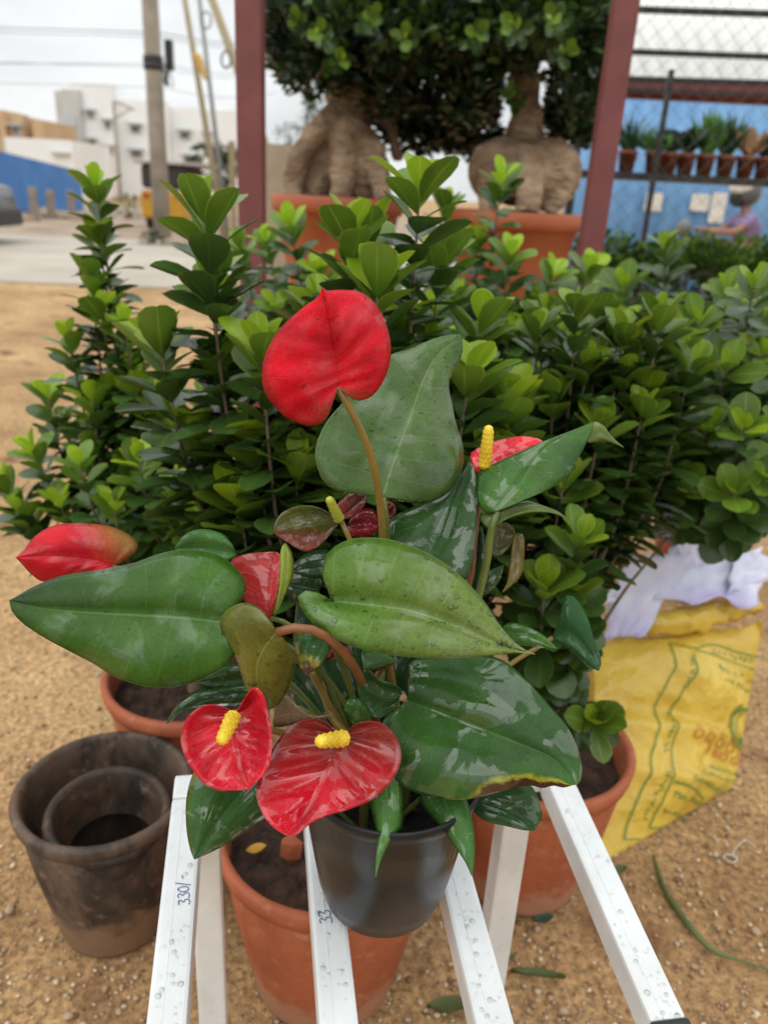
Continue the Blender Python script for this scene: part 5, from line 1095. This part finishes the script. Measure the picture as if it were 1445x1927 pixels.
# chain-link fence
FD = 3.75
fa_, fb_ = P(1100, 440, FD), P(1560, 440, FD); fz1 = P(1300, -60, FD).z; fz0 = .75
fence = thing('chain_link_fence', 'chain-link mesh fence in front of the plant shelf', 'fence', (fa_.x, fa_.y, 0))
ux = Vector((fb_.x - fa_.x, fb_.y - fa_.y, 0)); wl = ux.length; ux /= wl; hgt = fz1 - fz0; wm = MB(); st = .085
k = -int(hgt / st)
while k * st < wl:
    for sgn in (1, -1):
        x0 = k * st if sgn > 0 else k * st + hgt
        t0, t1 = 0.0, hgt
        pa = [(x0 + sgn * z, z) for z in (0.0, hgt)]
        # clip to the panel
        (xa, za), (xb, zb) = pa
        lo, hi = (0.0, 1.0)
        dx = xb - xa
        ta, tb = (0 - xa) / dx, (wl - xa) / dx; lo = max(lo, min(ta, tb)); hi = min(hi, max(ta, tb))
        if hi - lo > .02:
            q0 = Vector((fa_.x, fa_.y, fz0)) + ux * (xa + dx * lo) + Vector((0, .002 * sgn, hgt * lo)); q1 = Vector((fa_.x, fa_.y, fz0)) + ux * (xa + dx * hi) + Vector((0, .002 * sgn, hgt * hi))
            wm.tube([q0, q1], .0011, 4)
    k += 1
tag(build(wm, 'wire_mesh', MT['wire'], fence), kind='stuff')
for q in (fa_, fb_): build(MB().tube([(q.x, q.y, 0), (q.x, q.y, fz1 + .02)], .02, 10), 'fence_post', MT['dark_steel'], fence)
build(MB().tube([(fa_.x, fa_.y, fz1), (fb_.x, fb_.y, fz1)], .012, 8), 'top_rail', MT['dark_steel'], fence)
# blue sheet wall beyond with notices
BD = 11.5
b0, b1 = P(1040, 560, BD), P(1650, 560, BD); ztop = PY(1250, 165, b0.y).z
ux2 = Vector((b1.x - b0.x, b1.y - b0.y, 0)); bw_ = thing('blue_sheet_wall', 'light blue sheet wall behind the shelves and the rider', 'wall', (b0.x, b0.y, 0))
m = MB(); n = 90
for i in range(n + 1):
    q = Vector((b0.x, b0.y, 0)) + ux2 * (i / n) + Vector((0, .03 * math.sin(i * 1.3), 0)); m.v += [q, q + Vector((0, 0, ztop))]
for i in range(n): m.f.append((2*i, 2*i+2, 2*i+3, 2*i+1)); m.m.append(0)
o = build(m, 'sheet', MT['blue_sheet'], bw_); o.modifiers.new('thickness', 'SOLIDIFY').thickness = .02
for i in range(6):
    q = Vector((b0.x, b0.y, 0)) + ux2 * ((i + .5) / 6); build(MB().abox((q.x - .04, q.y + .06, 0), (q.x + .04, q.y + .14, ztop)), 'support_post', MT['dark_steel'], bw_, smooth=False)
for (x0, y0, x1, y1), lab in (((1216, 362, 1242, 398), 'white paper notice pasted on the blue sheet, left one'), ((1302, 364, 1330, 398), 'white paper notice pasted on the blue sheet, middle one'), ((1341, 362, 1358, 420), 'tall narrow pale strip on the blue sheet beside the rider')):
    tl, br = PY(x0, y0, b0.y - .07 + (b1.y - b0.y) * .3), PY(x1, y1, b0.y - .07 + (b1.y - b0.y) * .3); m = MB().abox((tl.x, tl.y - .006, br.z), (br.x, tl.y, tl.z)); nt_ = build(m, 'notice', plain('notice_paper', (.68, .64, .57), .8), origin=(tl + br) / 2, smooth=False); tag(nt_, lab, 'notice', 'notices on the blue wall')

# ------------------------------------------------------------------ rider on a motorcycle
RDp = 9.2; hx = P(1402, 366, RDp); rx = hx.x; ry = hx.y; hz_ = hx.z
rider = thing('person', 'motorcycle rider in grey helmet and purple striped shirt, arm stretched to the handlebar', 'person', (rx, ry, 0))
def skinned(name, joints, edges, mat, parent, sub=2):
    o0 = org(parent); me = bpy.data.meshes.new(name); me.from_pydata([tuple(Vector(j[0]) - o0) for j in joints], edges, []); me.materials.append(mat)
    ob = bpy.data.objects.new(name, me); col.objects.link(ob); ob.parent = parent
    sk = ob.modifiers.new('skin', 'SKIN'); sk.use_smooth_shade = True
    me.skin_vertices.data if False else None
    if not me.skin_vertices: 
        bmx = bmesh.new(); bmx.from_mesh(me); bmx.verts.layers.skin.verify(); bmx.to_mesh(me); bmx.free()
    for i, j in enumerate(joints): me.skin_vertices[0].data[i].radius = (j[1], j[1] if len(j) < 3 else j[2]); me.skin_vertices[0].data[i].use_root = (i == 0)
    sb_ = ob.modifiers.new('smooth', 'SUBSURF'); sb_.levels = sb_.render_levels = sub
    return ob
def stripe_mat():
    m, n, b = newmat('purple_stripes'); L = n.links.new
    g = nd(n, 'ShaderNodeTexCoord'); w = nd(n, 'ShaderNodeTexWave', Scale=9.0, Distortion=.5); L(g.outputs['Object'], w.inputs['Vector'])
    r = nd(n, 'ShaderNodeValToRGB'); r.color_ramp.elements[0].color = (.16, .11, .25, 1); r.color_ramp.elements[1].color = (.30, .24, .40, 1); L(w.outputs['Fac'], r.inputs['Fac']); L(r.outputs['Color'], b.inputs['Base Color']); b.inputs['Roughness'].default_value = .8
    return m
skin_m = plain('skin', (.30, .15, .09), .5); shirt = stripe_mat(); trouser = plain('dark_trousers', (.03, .03, .045), .8)
# seated, facing left (-x)
J = [((rx + .14, ry, hz_ - .68), .13, .16), ((rx + .12, ry, hz_ - .50), .13, .16), ((rx + .08, ry, hz_ - .30), .11, .19), ((rx + .05, ry, hz_ - .20), .06), ((rx + .02, ry, hz_ - .10), .055), ((rx, ry, hz_), .085),
     ((rx + .06, ry - .19, hz_ - .26), .06), ((rx - .12, ry - .24, hz_ - .42), .045), ((rx - .34, ry - .24, hz_ - .42), .036), ((rx - .44, ry - .24, hz_ - .43), .036),
     ((rx + .06, ry + .19, hz_ - .26), .06), ((rx - .12, ry + .24, hz_ - .42), .045), ((rx - .34, ry + .24, hz_ - .42), .036), ((rx - .44, ry + .24, hz_ - .43), .036),
     ((rx - .05, ry - .12, hz_ - .72), .085), ((rx - .25, ry - .16, hz_ - .74), .065), ((rx - .12, ry - .16, hz_ - 1.12), .045), ((rx - .24, ry - .16, hz_ - 1.15), .035),
     ((rx - .05, ry + .12, hz_ - .72), .085), ((rx - .25, ry + .16, hz_ - .74), .065), ((rx - .12, ry + .16, hz_ - 1.12), .045), ((rx - .24, ry + .16, hz_ - 1.15), .035)]
E = [(0, 1), (1, 2), (2, 3), (3, 4), (4, 5), (2, 6), (6, 7), (7, 8), (8, 9), (2, 10), (10, 11), (11, 12), (12, 13), (0, 14), (14, 15), (15, 16), (16, 17), (0, 18), (18, 19), (19, 20), (20, 21)]
skinned('body', J, E, skin_m, rider)
skinned('shirt', [((rx + .14, ry, hz_ - .66), .145, .18), ((rx + .12, ry, hz_ - .50), .145, .18), ((rx + .08, ry, hz_ - .30), .125, .205), ((rx + .06, ry, hz_ - .19), .075), ((rx + .06, ry - .19, hz_ - .26), .075), ((rx - .06, ry - .225, hz_ - .37), .065), ((rx + .06, ry + .19, hz_ - .26), .075), ((rx - .06, ry + .225, hz_ - .37), .065)], [(0, 1), (1, 2), (2, 3), (2, 4), (4, 5), (2, 6), (6, 7)], shirt, rider)
skinned('trousers', [((rx + .13, ry, hz_ - .70), .14, .17)] + [(j[0], j[1] + .012) for j in J[14:17]] + [(j[0], j[1] + .012) for j in J[18:21]], [(0, 1), (1, 2), (2, 3), (0, 4), (4, 5), (5, 6)], trouser, rider)
hm = MB().ball((rx + .015, ry, hz_ + .02), .165, 18, 12, sc3=(1.0, .88, .95)); hel = build(hm, 'helmet', plain('helmet_grey', (.10, .10, .105), .35), rider)
build(MB().ball((rx - .035, ry, hz_ + .075), .158, 18, 12, sc3=(1.08, .90, .74)), 'helmet_shell', plain('helmet_silver', (.72, .71, .69), .35), hel)
build(MB().ball((rx - .075, ry, hz_ - .03), .125, 16, 10, sc3=(.85, .95, .95)), 'visor', MT['black_cap'], hel)
bike = thing('motorcycle', 'dark motorcycle under the helmeted rider, mostly behind the bedding plants', 'motorcycle', (rx - .15, ry, 0))
for wx in (-.85, .42):
    c = Vector((rx + wx, ry, .30)); ring = [c + Vector((.25 * math.cos(a), 0, .25 * math.sin(a))) for a in [i * math.pi / 14 for i in range(29)]]
    w_ = build(MB().tube(ring, .05, 8, cap=False), 'wheel', MT['black_cap'], bike)
    sp_ = MB()
    for i in range(10): sp_.tube([c, c + Vector((.22 * math.cos(i * .628), 0, .22 * math.sin(i * .628)))], .005, 4)
    tag(build(sp_, 'spokes', MT['wire'], w_), kind='stuff')
body_m = plain('bike_paint', (.06, .015, .015), .3)
build(MB().ball((rx - .28, ry, .80), .2, 14, 10, sc3=(1.25, .6, .55)), 'fuel_tank', body_m, bike)
build(MB().ball((rx + .2, ry, .80), .2, 14, 10, sc3=(1.9, .6, .28)), 'seat', MT['black_cap'], bike)
build(MB().ball((rx - .18, ry, .46), .19, 12, 8, sc3=(1.2, .6, .9)), 'engine', MT['dark_steel'], bike)
build(MB().tube([(rx - .85, ry - .05, .30), (rx - .58, ry - .05, 1.0)], .024, 8).tube([(rx - .85, ry + .05, .30), (rx - .58, ry + .05, 1.0)], .024, 8), 'fork', MT['wire'], bike)
build(MB().tube(catmull([(rx - .45, ry - .34, hz_ - .44), (rx - .56, ry - .1, hz_ - .50), (rx - .56, ry + .1, hz_ - .50), (rx - .45, ry + .34, hz_ - .44)], 14), .014, 8), 'handlebar', MT['dark_steel'], bike)
build(MB().tube([(rx - .58, ry, .98), (rx - .56, ry, hz_ - .49)], .02, 8), 'steering_stem', MT['dark_steel'], bike)
build(MB().ball((rx - .66, ry, .98), .10, 12, 8), 'headlamp', MT['wire'], bike)
build(MB().tube([(rx + .42, ry, .30), (rx - .15, ry, .45), (rx + .3, ry, .72), (rx + .42, ry, .30)], .022, 8), 'frame', MT['dark_steel'], bike)

# ------------------------------------------------------------------ left distance: fence, houses, poles
bf0, bf1 = G(-260, 392), G(168, 402)
bf0 = Vector((bf0.x, bf0.y, 0)); bf1 = Vector((bf1.x, bf1.y, 0)); pn0, pn1 = P(0, 282, 1), P(158, 322, 1)
bfe = thing('blue_fence', 'bright blue sheet-metal fence along the far side of the road', 'fence', bf1)
dA = (G(20, 405)); dB = G(150, 402)
fA = Vector((dA.x, dA.y, 0)); 
def ztop_at(px, py, ground): 
    g = Vector((ground.x, ground.y, 0)); k = (P(px, py, 1) - CAM); s = (g.y - CAM.y) / k.y; return (CAM + k * s)
nseg = 26; e0, e1 = G(-120, 408), G(158, 396); tA = ztop_at(-120, 250, e0); tB = ztop_at(158, 322, e1)
for i in range(nseg):
    a = e0.lerp(e1, i / nseg); b = e0.lerp(e1, (i + 1) / nseg); za = tA.z + (tB.z - tA.z) * (i + .5) / nseg
    m = MB().bar(Vector((a.x, a.y, za / 2)) + Vector((0, .015 * (i % 2), 0)), Vector((b.x, b.y, za / 2)) + Vector((0, .015 * (i % 2), 0)), .02, za); build(m, 'panel', MT['blue_fence'], bfe, smooth=False)
MT['wall_white'] = noisy('white_render', (.78, .80, .80), (.86, .87, .87), scale=.3, rough=.85, bump=.05)
MT['wall_grey'] = noisy('grey_render', (.42, .42, .41), (.55, .55, .54), scale=.3, rough=.85, bump=.05)
MT['wall_tan'] = noisy('tan_render', (.52, .36, .20), (.62, .45, .27), scale=.3, rough=.85, bump=.05)
MT['win'] = plain('window_glass', (.10, .115, .125), .2); MT['wframe'] = plain('window_trim', (.50, .52, .53), .6)
MT['shade'] = plain('painted_recess_shade', (.05, .05, .055), .7)  # dark colour standing in for the shade inside the balcony recesses
def tower(t, x0, x1, ytop, ybase, d, depth, mat, name='wall'):
    a, b = PY(x0, ybase, d), PY(x1, ybase, d); zt = PY((x0 + x1) / 2, ytop, d).z
    dv = Vector((b.x - a.x, b.y - a.y, 0)); perp = Vector((-dv.y, dv.x, 0)).normalized() * depth
    p = [Vector((a.x, a.y, 0)), Vector((b.x, b.y, 0)), Vector((b.x, b.y, 0)) + perp, Vector((a.x, a.y, 0)) + perp]
    m = MB().add(p + [q + Vector((0, 0, zt)) for q in p], [(0, 1, 5, 4), (1, 2, 6, 5), (2, 3, 7, 6), (3, 0, 4, 7), (4, 5, 6, 7)])
    return build(m, name, mat, t, smooth=False)
def window(t, x0, y0, x1, y1, d, awning=True):
    tl, br = PY(x0, y0, d - .10), PY(x1, y1, d - .10); w = build(MB().abox((tl.x, tl.y, br.z), (br.x, tl.y + .10, tl.z)), 'window', MT['wframe'], t, smooth=False)
    i = .16; build(MB().abox((tl.x + i, tl.y - .04, br.z + i), (br.x - i, tl.y - .002, tl.z - i)), 'pane', MT['win'], w, smooth=False)
    if awning: build(MB().abox((tl.x - .25, tl.y - .5, tl.z), (br.x + .25, tl.y, tl.z + .12)), 'sunshade', MT['wframe'], w, smooth=False)
wb = thing('apartment_building', 'white flat-roofed apartment block behind the utility pole', 'building', P(290, 380, 70) * 1)
wb.location.z = 0
tower(wb, 150, 226, 158, 372, 70, 12, MT['wall_white']); tower(wb, 218, 322, 190, 372, 71, 12, MT['wall_white']); tower(wb, 318, 452, 205, 378, 72, 12, MT['wall_white'])
tower(wb, 122, 152, 172, 372, 70.5, 9, MT['wall_grey'], 'stair_wall'); tower(wb, 116, 150, 168, 178, 69.6, 3, MT['wall_grey'], 'ledge'); tower(wb, 378, 445, 198, 260, 73, 8, MT['wall_white'], 'roof_room')
for (x0, y0, x1, y1, d) in ((164, 208, 178, 224, 70), (196, 226, 210, 244, 70), (245, 234, 266, 252, 71), (168, 262, 180, 280, 70), (198, 275, 213, 290, 70), (246, 282, 268, 298, 71), (338, 246, 358, 264, 72), (346, 292, 366, 308, 72), (384, 250, 396, 268, 72), (428, 212, 440, 230, 72.9), (345, 335, 365, 350, 72)):
    window(wb, x0, y0, x1, y1, d)
for k, yb in enumerate((214, 256, 300)):
    tl, br = PY(126, yb, 70.4), PY(148, yb + 24, 70.4); w = build(MB().abox((tl.x, tl.y - .05, br.z), (br.x, tl.y + .02, tl.z)), 'balcony_shade_panel', MT['shade'], wb, smooth=False)
    build(MB().abox((tl.x - .3, tl.y - .9, br.z - .15), (br.x + .2, tl.y - .05, br.z)), 'balcony_slab', MT['wall_grey'], wb, smooth=False); build(MB().abox((tl.x - .3, tl.y - .9, br.z), (br.x + .2, tl.y - .84, br.z + .7)), 'balcony_rail', MT['wframe'], wb, smooth=False)
tb = thing('house', 'tan concrete house with a stair tower behind the blue fence', 'building', P(40, 360, 60)); tb.location.z = 0
tower(tb, -80, 60, 215, 372, 62, 10, MT['wall_tan']); tower(tb, 76, 96, 226, 372, 62, 6, MT['wall_tan'], 'stair_tower'); tower(tb, 0, 12, 207, 250, 61.5, 4, MT['wall_tan'], 'water_tank')
window(tb, 22, 236, 40, 256, 62); window(tb, -20, 236, -4, 256, 62)
gw = thing('boundary_building', 'low pale grey building between the blue fence and the white block', 'building', P(90, 360, 50)); gw.location.z = 0
tower(gw, 18, 130, 266, 372, 52, 6, MT['wall_grey']); tower(gw, 10, 136, 261, 268, 51.7, 6.6, MT['wall_white'], 'parapet'); window(gw, 110, 290, 130, 306, 52)
# concrete utility pole with cable box
pb_ = G(307, 452); MT['concrete'] = noisy('weathered_concrete', (.24, .20, .16), (.38, .33, .27), scale=2.5, rough=.9, bump=.3, bscale=20)
up_ = thing('utility_pole', 'tall weathered concrete utility pole with a black cable box', 'pole', (pb_.x, pb_.y, 0)); dpo = PJ(pb_)[2]
pole_x = .16
build(MB().tube([(pb_.x, pb_.y, 0), (pb_.x, pb_.y, 3), (pb_.x, pb_.y, 9)], [.19, .175, .135], 12), 'shaft', MT['concrete'], up_)
q = P(314, 108, dpo - .15); build(MB().abox((q.x - .02, q.y - .1, q.z - .25), (q.x + .14, q.y + .1, q.z + .33)), 'cable_box', MT['black_cap'], up_, smooth=False, bevel=.02)
cm = MB()
for k in range(9):
    c0 = P(296 + k * 3, 120, dpo - .22); pts = [c0, c0 + Vector((random.uniform(-.1, .1), -.05, -.25)), c0 + Vector((random.uniform(-.16, .16), -.05, -.45)), c0 + Vector((random.uniform(-.1, .1), 0, .1))]; cm.tube(catmull(pts, 14), .012, 5)
tag(build(cm, 'cable_coils', MT['black_cap'], up_), kind='stuff')
for zz in (131, 142): c = P(301, zz, dpo); build(MB().lathe((pb_.x, pb_.y, c.z), [(.15, -.09), (.20, -.06), (.20, .06), (.15, .09)], 14), 'cable_band', MT['black_cap'], up_)
def far_pole(name, a, b, r, mat, label, cat='pole'):
    return tag(build(MB().tube([a, a.lerp(b, .5), b], [r, r * .9, r * .75], 8), name, mat, origin=a), label, cat)
g1 = G(424, 455); d1 = PJ(g1)[2] 
t1 = P(343, -30, d1 * .96); wood = plain('bleached_wood', (.30, .24, .14), .8)
gp_ = far_pole('wooden_pole', g1, t1, .075, wood, 'leaning wooden pole with a yellow cloth tied to it')
cq = catmull([P(368, 100, d1 * .95), P(376, 118, d1 * .95), P(382, 135, d1 * .95), P(390, 150, d1 * .95)], 8)
tag(build(MB().tube(cq, [.04, .09, .08, .1, .07, .08, .05, .06, .03], 7), 'cloth_strip', plain('yellow_cloth', (.55, .34, .09), .8), origin=cq[0]), 'yellow cloth strip tied around the leaning wooden pole', 'cloth')
_pa, _pb = P(478, 215, 10.5), P(385, -40, 10.5)
far_pole('wooden_pole', _pa + (_pa - _pb) * (_pa.z / (_pb.z - _pa.z)), _pb, .07, wood, 'leaning pole crossing behind the left red post at the top'); 
far_pole('steel_pole', G(430, 452), P(372, -30, d1), .06, plain('grey_pole', (.22, .22, .21), .6), 'thin grey pole standing just right of the leaning wooden pole')
lpz = P(214, 190, 45); tag(build(MB().tube([(lpz.x, lpz.y, 0), (lpz.x, lpz.y, lpz.z)], .09, 8).tube([lpz, lpz + Vector((1.2, 0, -.4))], .05, 6).tube([lpz - Vector((0, 0, .9)), lpz + Vector((1.0, 0, -.35))], .04, 6), 'street_lamp_post', MT['concrete'], origin=(lpz.x, lpz.y, 0)), 'slim street pole with a bracket before the white block', 'pole')
# overhead cables
for k, (ya, yb, r_) in enumerate(((18, 62, .010), (28, 70, .007), (110, 120, .007), (82, 128, .006), (128, 165, .006))):
    d = dpo; a, b = P(-700, ya - 45, d + 2), P(302, yb, d); c = catmull([a, a.lerp(b, .5) + Vector((0, 0, -.25)), b], 20)
    tag(build(MB().tube(c, r_, 5), 'overhead_cable', MT['wire'], origin=b), 'overhead cable left of the utility pole, %s from the top' % ('first', 'second', 'fourth', 'third', 'lowest')[k], 'cable', 'cables strung from the utility pole')
    e = P(520, yb + 10, d + 3); c = catmull([b, b.lerp(e, .5) + Vector((0, 0, -.15)), e], 12)
    tag(build(MB().tube(c, r_, 5), 'overhead_cable', MT['wire'], origin=e), 'overhead cable right of the utility pole, %s from the top' % ('first', 'second', 'third', 'fourth', 'lowest')[k], 'cable', 'cables strung from the utility pole')
cr_ = catmull([P(388 + 10 * math.cos(a), 38 + 16 * math.sin(a), d1 * .95) for a in [i * .55 for i in range(24)]], 60); tag(build(MB().tube(cr_, .016, 5), 'cable_coil', MT['black_cap'], origin=cr_[0]), 'black cable coiled between the leaning poles', 'cable')
cr_ = catmull([P(426 + 9 * math.cos(a), 112 + 16 * math.sin(a), 10.2) for a in [i * .55 for i in range(16)]], 40); tag(build(MB().tube(cr_, .014, 5), 'cable_coil', MT['black_cap'], origin=cr_[0]), 'small black cable loop next to the left red post', 'cable')
# bushes and trees in the distance
def far_tree(name, px, py, d, rx_, rz_, label, mat, seed, base_px=None, n=900, leaf=.16):
    rnd = random.Random(seed); c = P(px, py, d); b = Vector((c.x, c.y, 0)); t = thing(name, label, 'tree' if rz_ > .6 else 'bush', b)
    build(MB().tube([b, (c.x + .05, c.y, max(.1, c.z - rz_ * .6)), (c.x, c.y, c.z)], [.12 * rx_, .09 * rx_, .04 * rx_], 8), 'trunk', MT['bark'], t)
    mb = MB(); uv = []; me, V, F, U = LOW
    for j in range(n):
        v = Vector((rnd.uniform(-1, 1), rnd.uniform(-1, 1), rnd.uniform(-1, 1)))
        if v.length > 1 or noise.noise(v * 1.8 + Vector((seed, 0, 0))) < -.15: continue
        p = c + Vector((v.x * rx_, v.y * rx_, v.z * rz_)); mt4 = leaf_matrix(p, v + Vector((rnd.uniform(-.7, .7), rnd.uniform(-.7, .7), .3)), Vector((rnd.uniform(-.6, .6), rnd.uniform(-.6, .6), 1)), leaf * rnd.uniform(.7, 1.3)); mb.add([mt4 @ Vector(q) for q in V], F); uv += U
    build(mb, 'crown', mat, t, uv=uv); return t
ft = ficus_mat('far_foliage', (.055, .095, .035), (.07, .11, .04), .2, .6); ft2 = ficus_mat('far_foliage_grey', (.05, .075, .04), (.06, .085, .05), .2, .7)
g = G(290, 470); far_tree('roadside_bush', 290, 458, g.length, .28, .22, 'round grey-green bush at the foot of the utility pole', ft2, 1, n=1400, leaf=.06)
far_tree('roadside_tree', 405, 312, 30, 1.1, .8, 'small green tree beside the vehicle behind the poles', ft, 2, n=3000, leaf=.2)
far_tree('distant_tree', 597, 215, 28, .75, 1.3, 'tall pale green tree seen between red post and bonsai', ft, 3, n=1600)
far_tree('distant_tree', 545, 252, 60, 1.3, .8, 'low distant tree just right of the left red post', ft2, 4)
far_tree('roadside_bush', 240, 390, 26, .8, .35, 'low grey scrub on the verge left of the pole', ft2, 5, n=700, leaf=.1)
# stone posts and rubble by the blue fence
for k, (px_, yt, yb) in enumerate(((66, 352, 412), (98, 358, 412), (136, 360, 410))):
    g = G(px_, yb); zt = ztop_at(px_, yt, g).z; m = MB().bar((g.x, g.y, 0), (g.x + .03, g.y, zt), .2, .16, (0, 1, 0)); tag(build(m, 'stone_post', MT['concrete'], origin=g, smooth=False, bevel=.02), ('leftmost', 'middle', 'rightmost')[k] + ' of three short stone posts before the blue fence', 'post', 'stone posts by the blue fence')
for k, (px_, py_, s) in enumerate(((90, 408, .55), (120, 412, .45), (165, 415, .5), (40, 415, .4), (340, 462, .35), (375, 470, .3), (195, 430, .3))):
    g = G(px_, py_); m = MB().add([g + Vector((v.x * s * 1.6, v.y * s, max(-.1, v.z) * s * .55)) * 1.0 + Vector((0, 0, 0)) for v in [w + Vector((noise.noise(w * 2 + Vector((k, 0, 0))),) * 3) * .25 for w in ico_v]], ico_f)
    tag(build(m, 'rubble_heap', MT['dirt'], origin=g), 'low dusty rubble heap ' + ('left of the middle stone post', 'between the stone posts', 'right of the stone posts', 'behind the parked car', 'right of the utility pole base', 'in front of the left red post', 'at the road edge left of the pole')[k], 'rubble', 'rubble heaps along the verge')
# three-wheeled yellow vehicle behind the pole
vg = G(312, 440); vd = PJ(vg)[2] + 1.5; vo = P(310, 436, vd); vo = Vector((vo.x, vo.y, 0)); s_ = vd / FPX
veh = thing('three_wheeler', 'yellow three-wheeled vehicle with dark canopy behind the utility pole', 'vehicle', vo)
ymat = plain('vehicle_yellow', (.52, .27, .02), .45); wv = 84 * s_
m = MB().abox((vo.x - wv/2, vo.y, .28), (vo.x + wv/2, vo.y + 1.9, .98)); vb_ = build(m, 'body', ymat, veh, smooth=False, bevel=.08)
build(MB().abox((vo.x - wv/2 + .02, vo.y + .05, 1.02), (vo.x + wv/2 + .02, vo.y + 2.0, 1.62)), 'canopy', plain('dark_canvas', (.045, .035, .035), .8), veh, smooth=False, bevel=.12)
build(MB().abox((vo.x - wv/2 - .12, vo.y - .05, 1.62), (vo.x + wv/2 + .5, vo.y + 2.1, 1.70)), 'roof_tarp', plain('pale_tarp', (.42, .36, .34), .8), veh, smooth=False, bevel=.03)
for sx_ in (-1, 1):
    for yy in (.35,):
        c = Vector((vo.x + sx_ * (wv/2 - .12), vo.y + yy, .22)); w_ = build(MB().lathe(c - Vector((.06, 0, 0)), [(0, 0), (.12, .0), (.20, .01), (.22, .04), (.22, .09), (.20, .12), (0, .12)], 18, (1, 0, 0)), 'wheel', MT['black_cap'], veh)
c = Vector((vo.x, vo.y + 1.75, .22)); build(MB().lathe(c - Vector((.05, 0, 0)), [(0, 0), (.20, .01), (.22, .05), (.20, .10), (0, .10)], 18, (1, 0, 0)), 'wheel', MT['black_cap'], veh)
for sx_ in (-1, 1): build(MB().abox((vo.x + sx_ * wv * .36 - .07, vo.y - .03, .80), (vo.x + sx_ * wv * .36 + .07, vo.y + .0, .90)), 'tail_light', plain('red_lens', (.4, .02, .02), .3), veh, smooth=False)
# parked car, tail end only in view
cg = G(8, 468); cd = PJ(cg)[2]; xr = PY(30, 420, cg.y + 1.5).x; cy = cg.y
car = thing('parked_car', 'dark parked car with a red tail light cut by the left edge', 'car', (xr - 2, cy + .8, 0))
pf = [(0, .42), (.03, .62), (-.02, .80), (-.06, .95), (-.35, 1.02), (-.95, 1.42), (-1.4, 1.50), (-2.3, 1.48), (-2.95, 1.05), (-3.9, .92), (-4.1, .75), (-4.15, .40), (-4.0, .28), (-.1, .28)]
m = MB(); nP = len(pf); car_grey = plain('car_paint', (.11, .115, .12), .25)
for k, yy in enumerate((cy, cy + .08, cy + 1.6, cy + 1.68)):
    ins = .06 if k in (0, 3) else 0
    for (x, z) in pf: m.v.append(Vector((xr + x * (1 if not ins else .985) - ins * .5, yy, z if z < .9 or not ins else z - ins * .6)))
for k in range(3):
    for i in range(nP): m.f.append((k*nP+i, k*nP+(i+1) % nP, (k+1)*nP+(i+1) % nP, (k+1)*nP+i)); m.m.append(0)
m.f += [tuple(reversed(range(nP))), tuple(range(3*nP, 4*nP))]; m.m += [0, 0]
build(m, 'body', car_grey, car)
build(MB().abox((xr - .18, cy - .012, .74), (xr + .02, cy + .22, .96)), 'tail_light', plain('tail_lens', (.45, .03, .025), .25), car, smooth=False, bevel=.02)
build(MB().abox((xr - .35, cy - .03, .30), (xr + .07, cy + 1.70, .58)), 'bumper', plain('bumper_black', (.03, .03, .032), .5), car, smooth=False, bevel=.05)
gl = MB().add([(xr - .50, cy - .004, 1.04), (xr - .95, cy - .004, 1.36), (xr - 2.2, cy - .004, 1.40), (xr - 2.75, cy - .004, 1.04)], [(0, 1, 2, 3)]); build(gl, 'side_window', MT['win'], car, smooth=False)
for wx in (-.75, -3.3):
    for yy in (cy - .01, cy + 1.5):
        w_ = build(MB().lathe((xr + wx, yy, .31), [(0, 0), (.18, 0), (.29, .01), (.31, .04), (.31, .16), (.29, .19), (0, .19)], 22, (0, 1, 0)), 'wheel', MT['black_cap'], car)
        build(MB().lathe((xr + wx, yy - .006, .31), [(0, 0), (.17, 0), (.19, .012)], 18, (0, 1, 0)), 'rim', MT['wire'], w_)
# things between the posts
q = P(436, 266, 6.0); e = Vector((q.x + .01, q.y, 0)); tag(build(MB().bar(e, q, .045, .03, (0, 1, 0)), 'timber_board', wood, origin=e, smooth=False), 'upright timber batten just left of the left red post', 'timber')
a0, a1 = P(470, 268, 5.0), P(640, 262, 5.0)
tag(build(MB().abox((a0.x, a0.y, 0), (a1.x, a0.y + .12, a0.z)), 'low_wall', plain('beige_wall', (.36, .30, .22), .9), origin=(a0.x, a0.y, 0), smooth=False), 'beige low wall behind the left bonsai roots', 'wall')
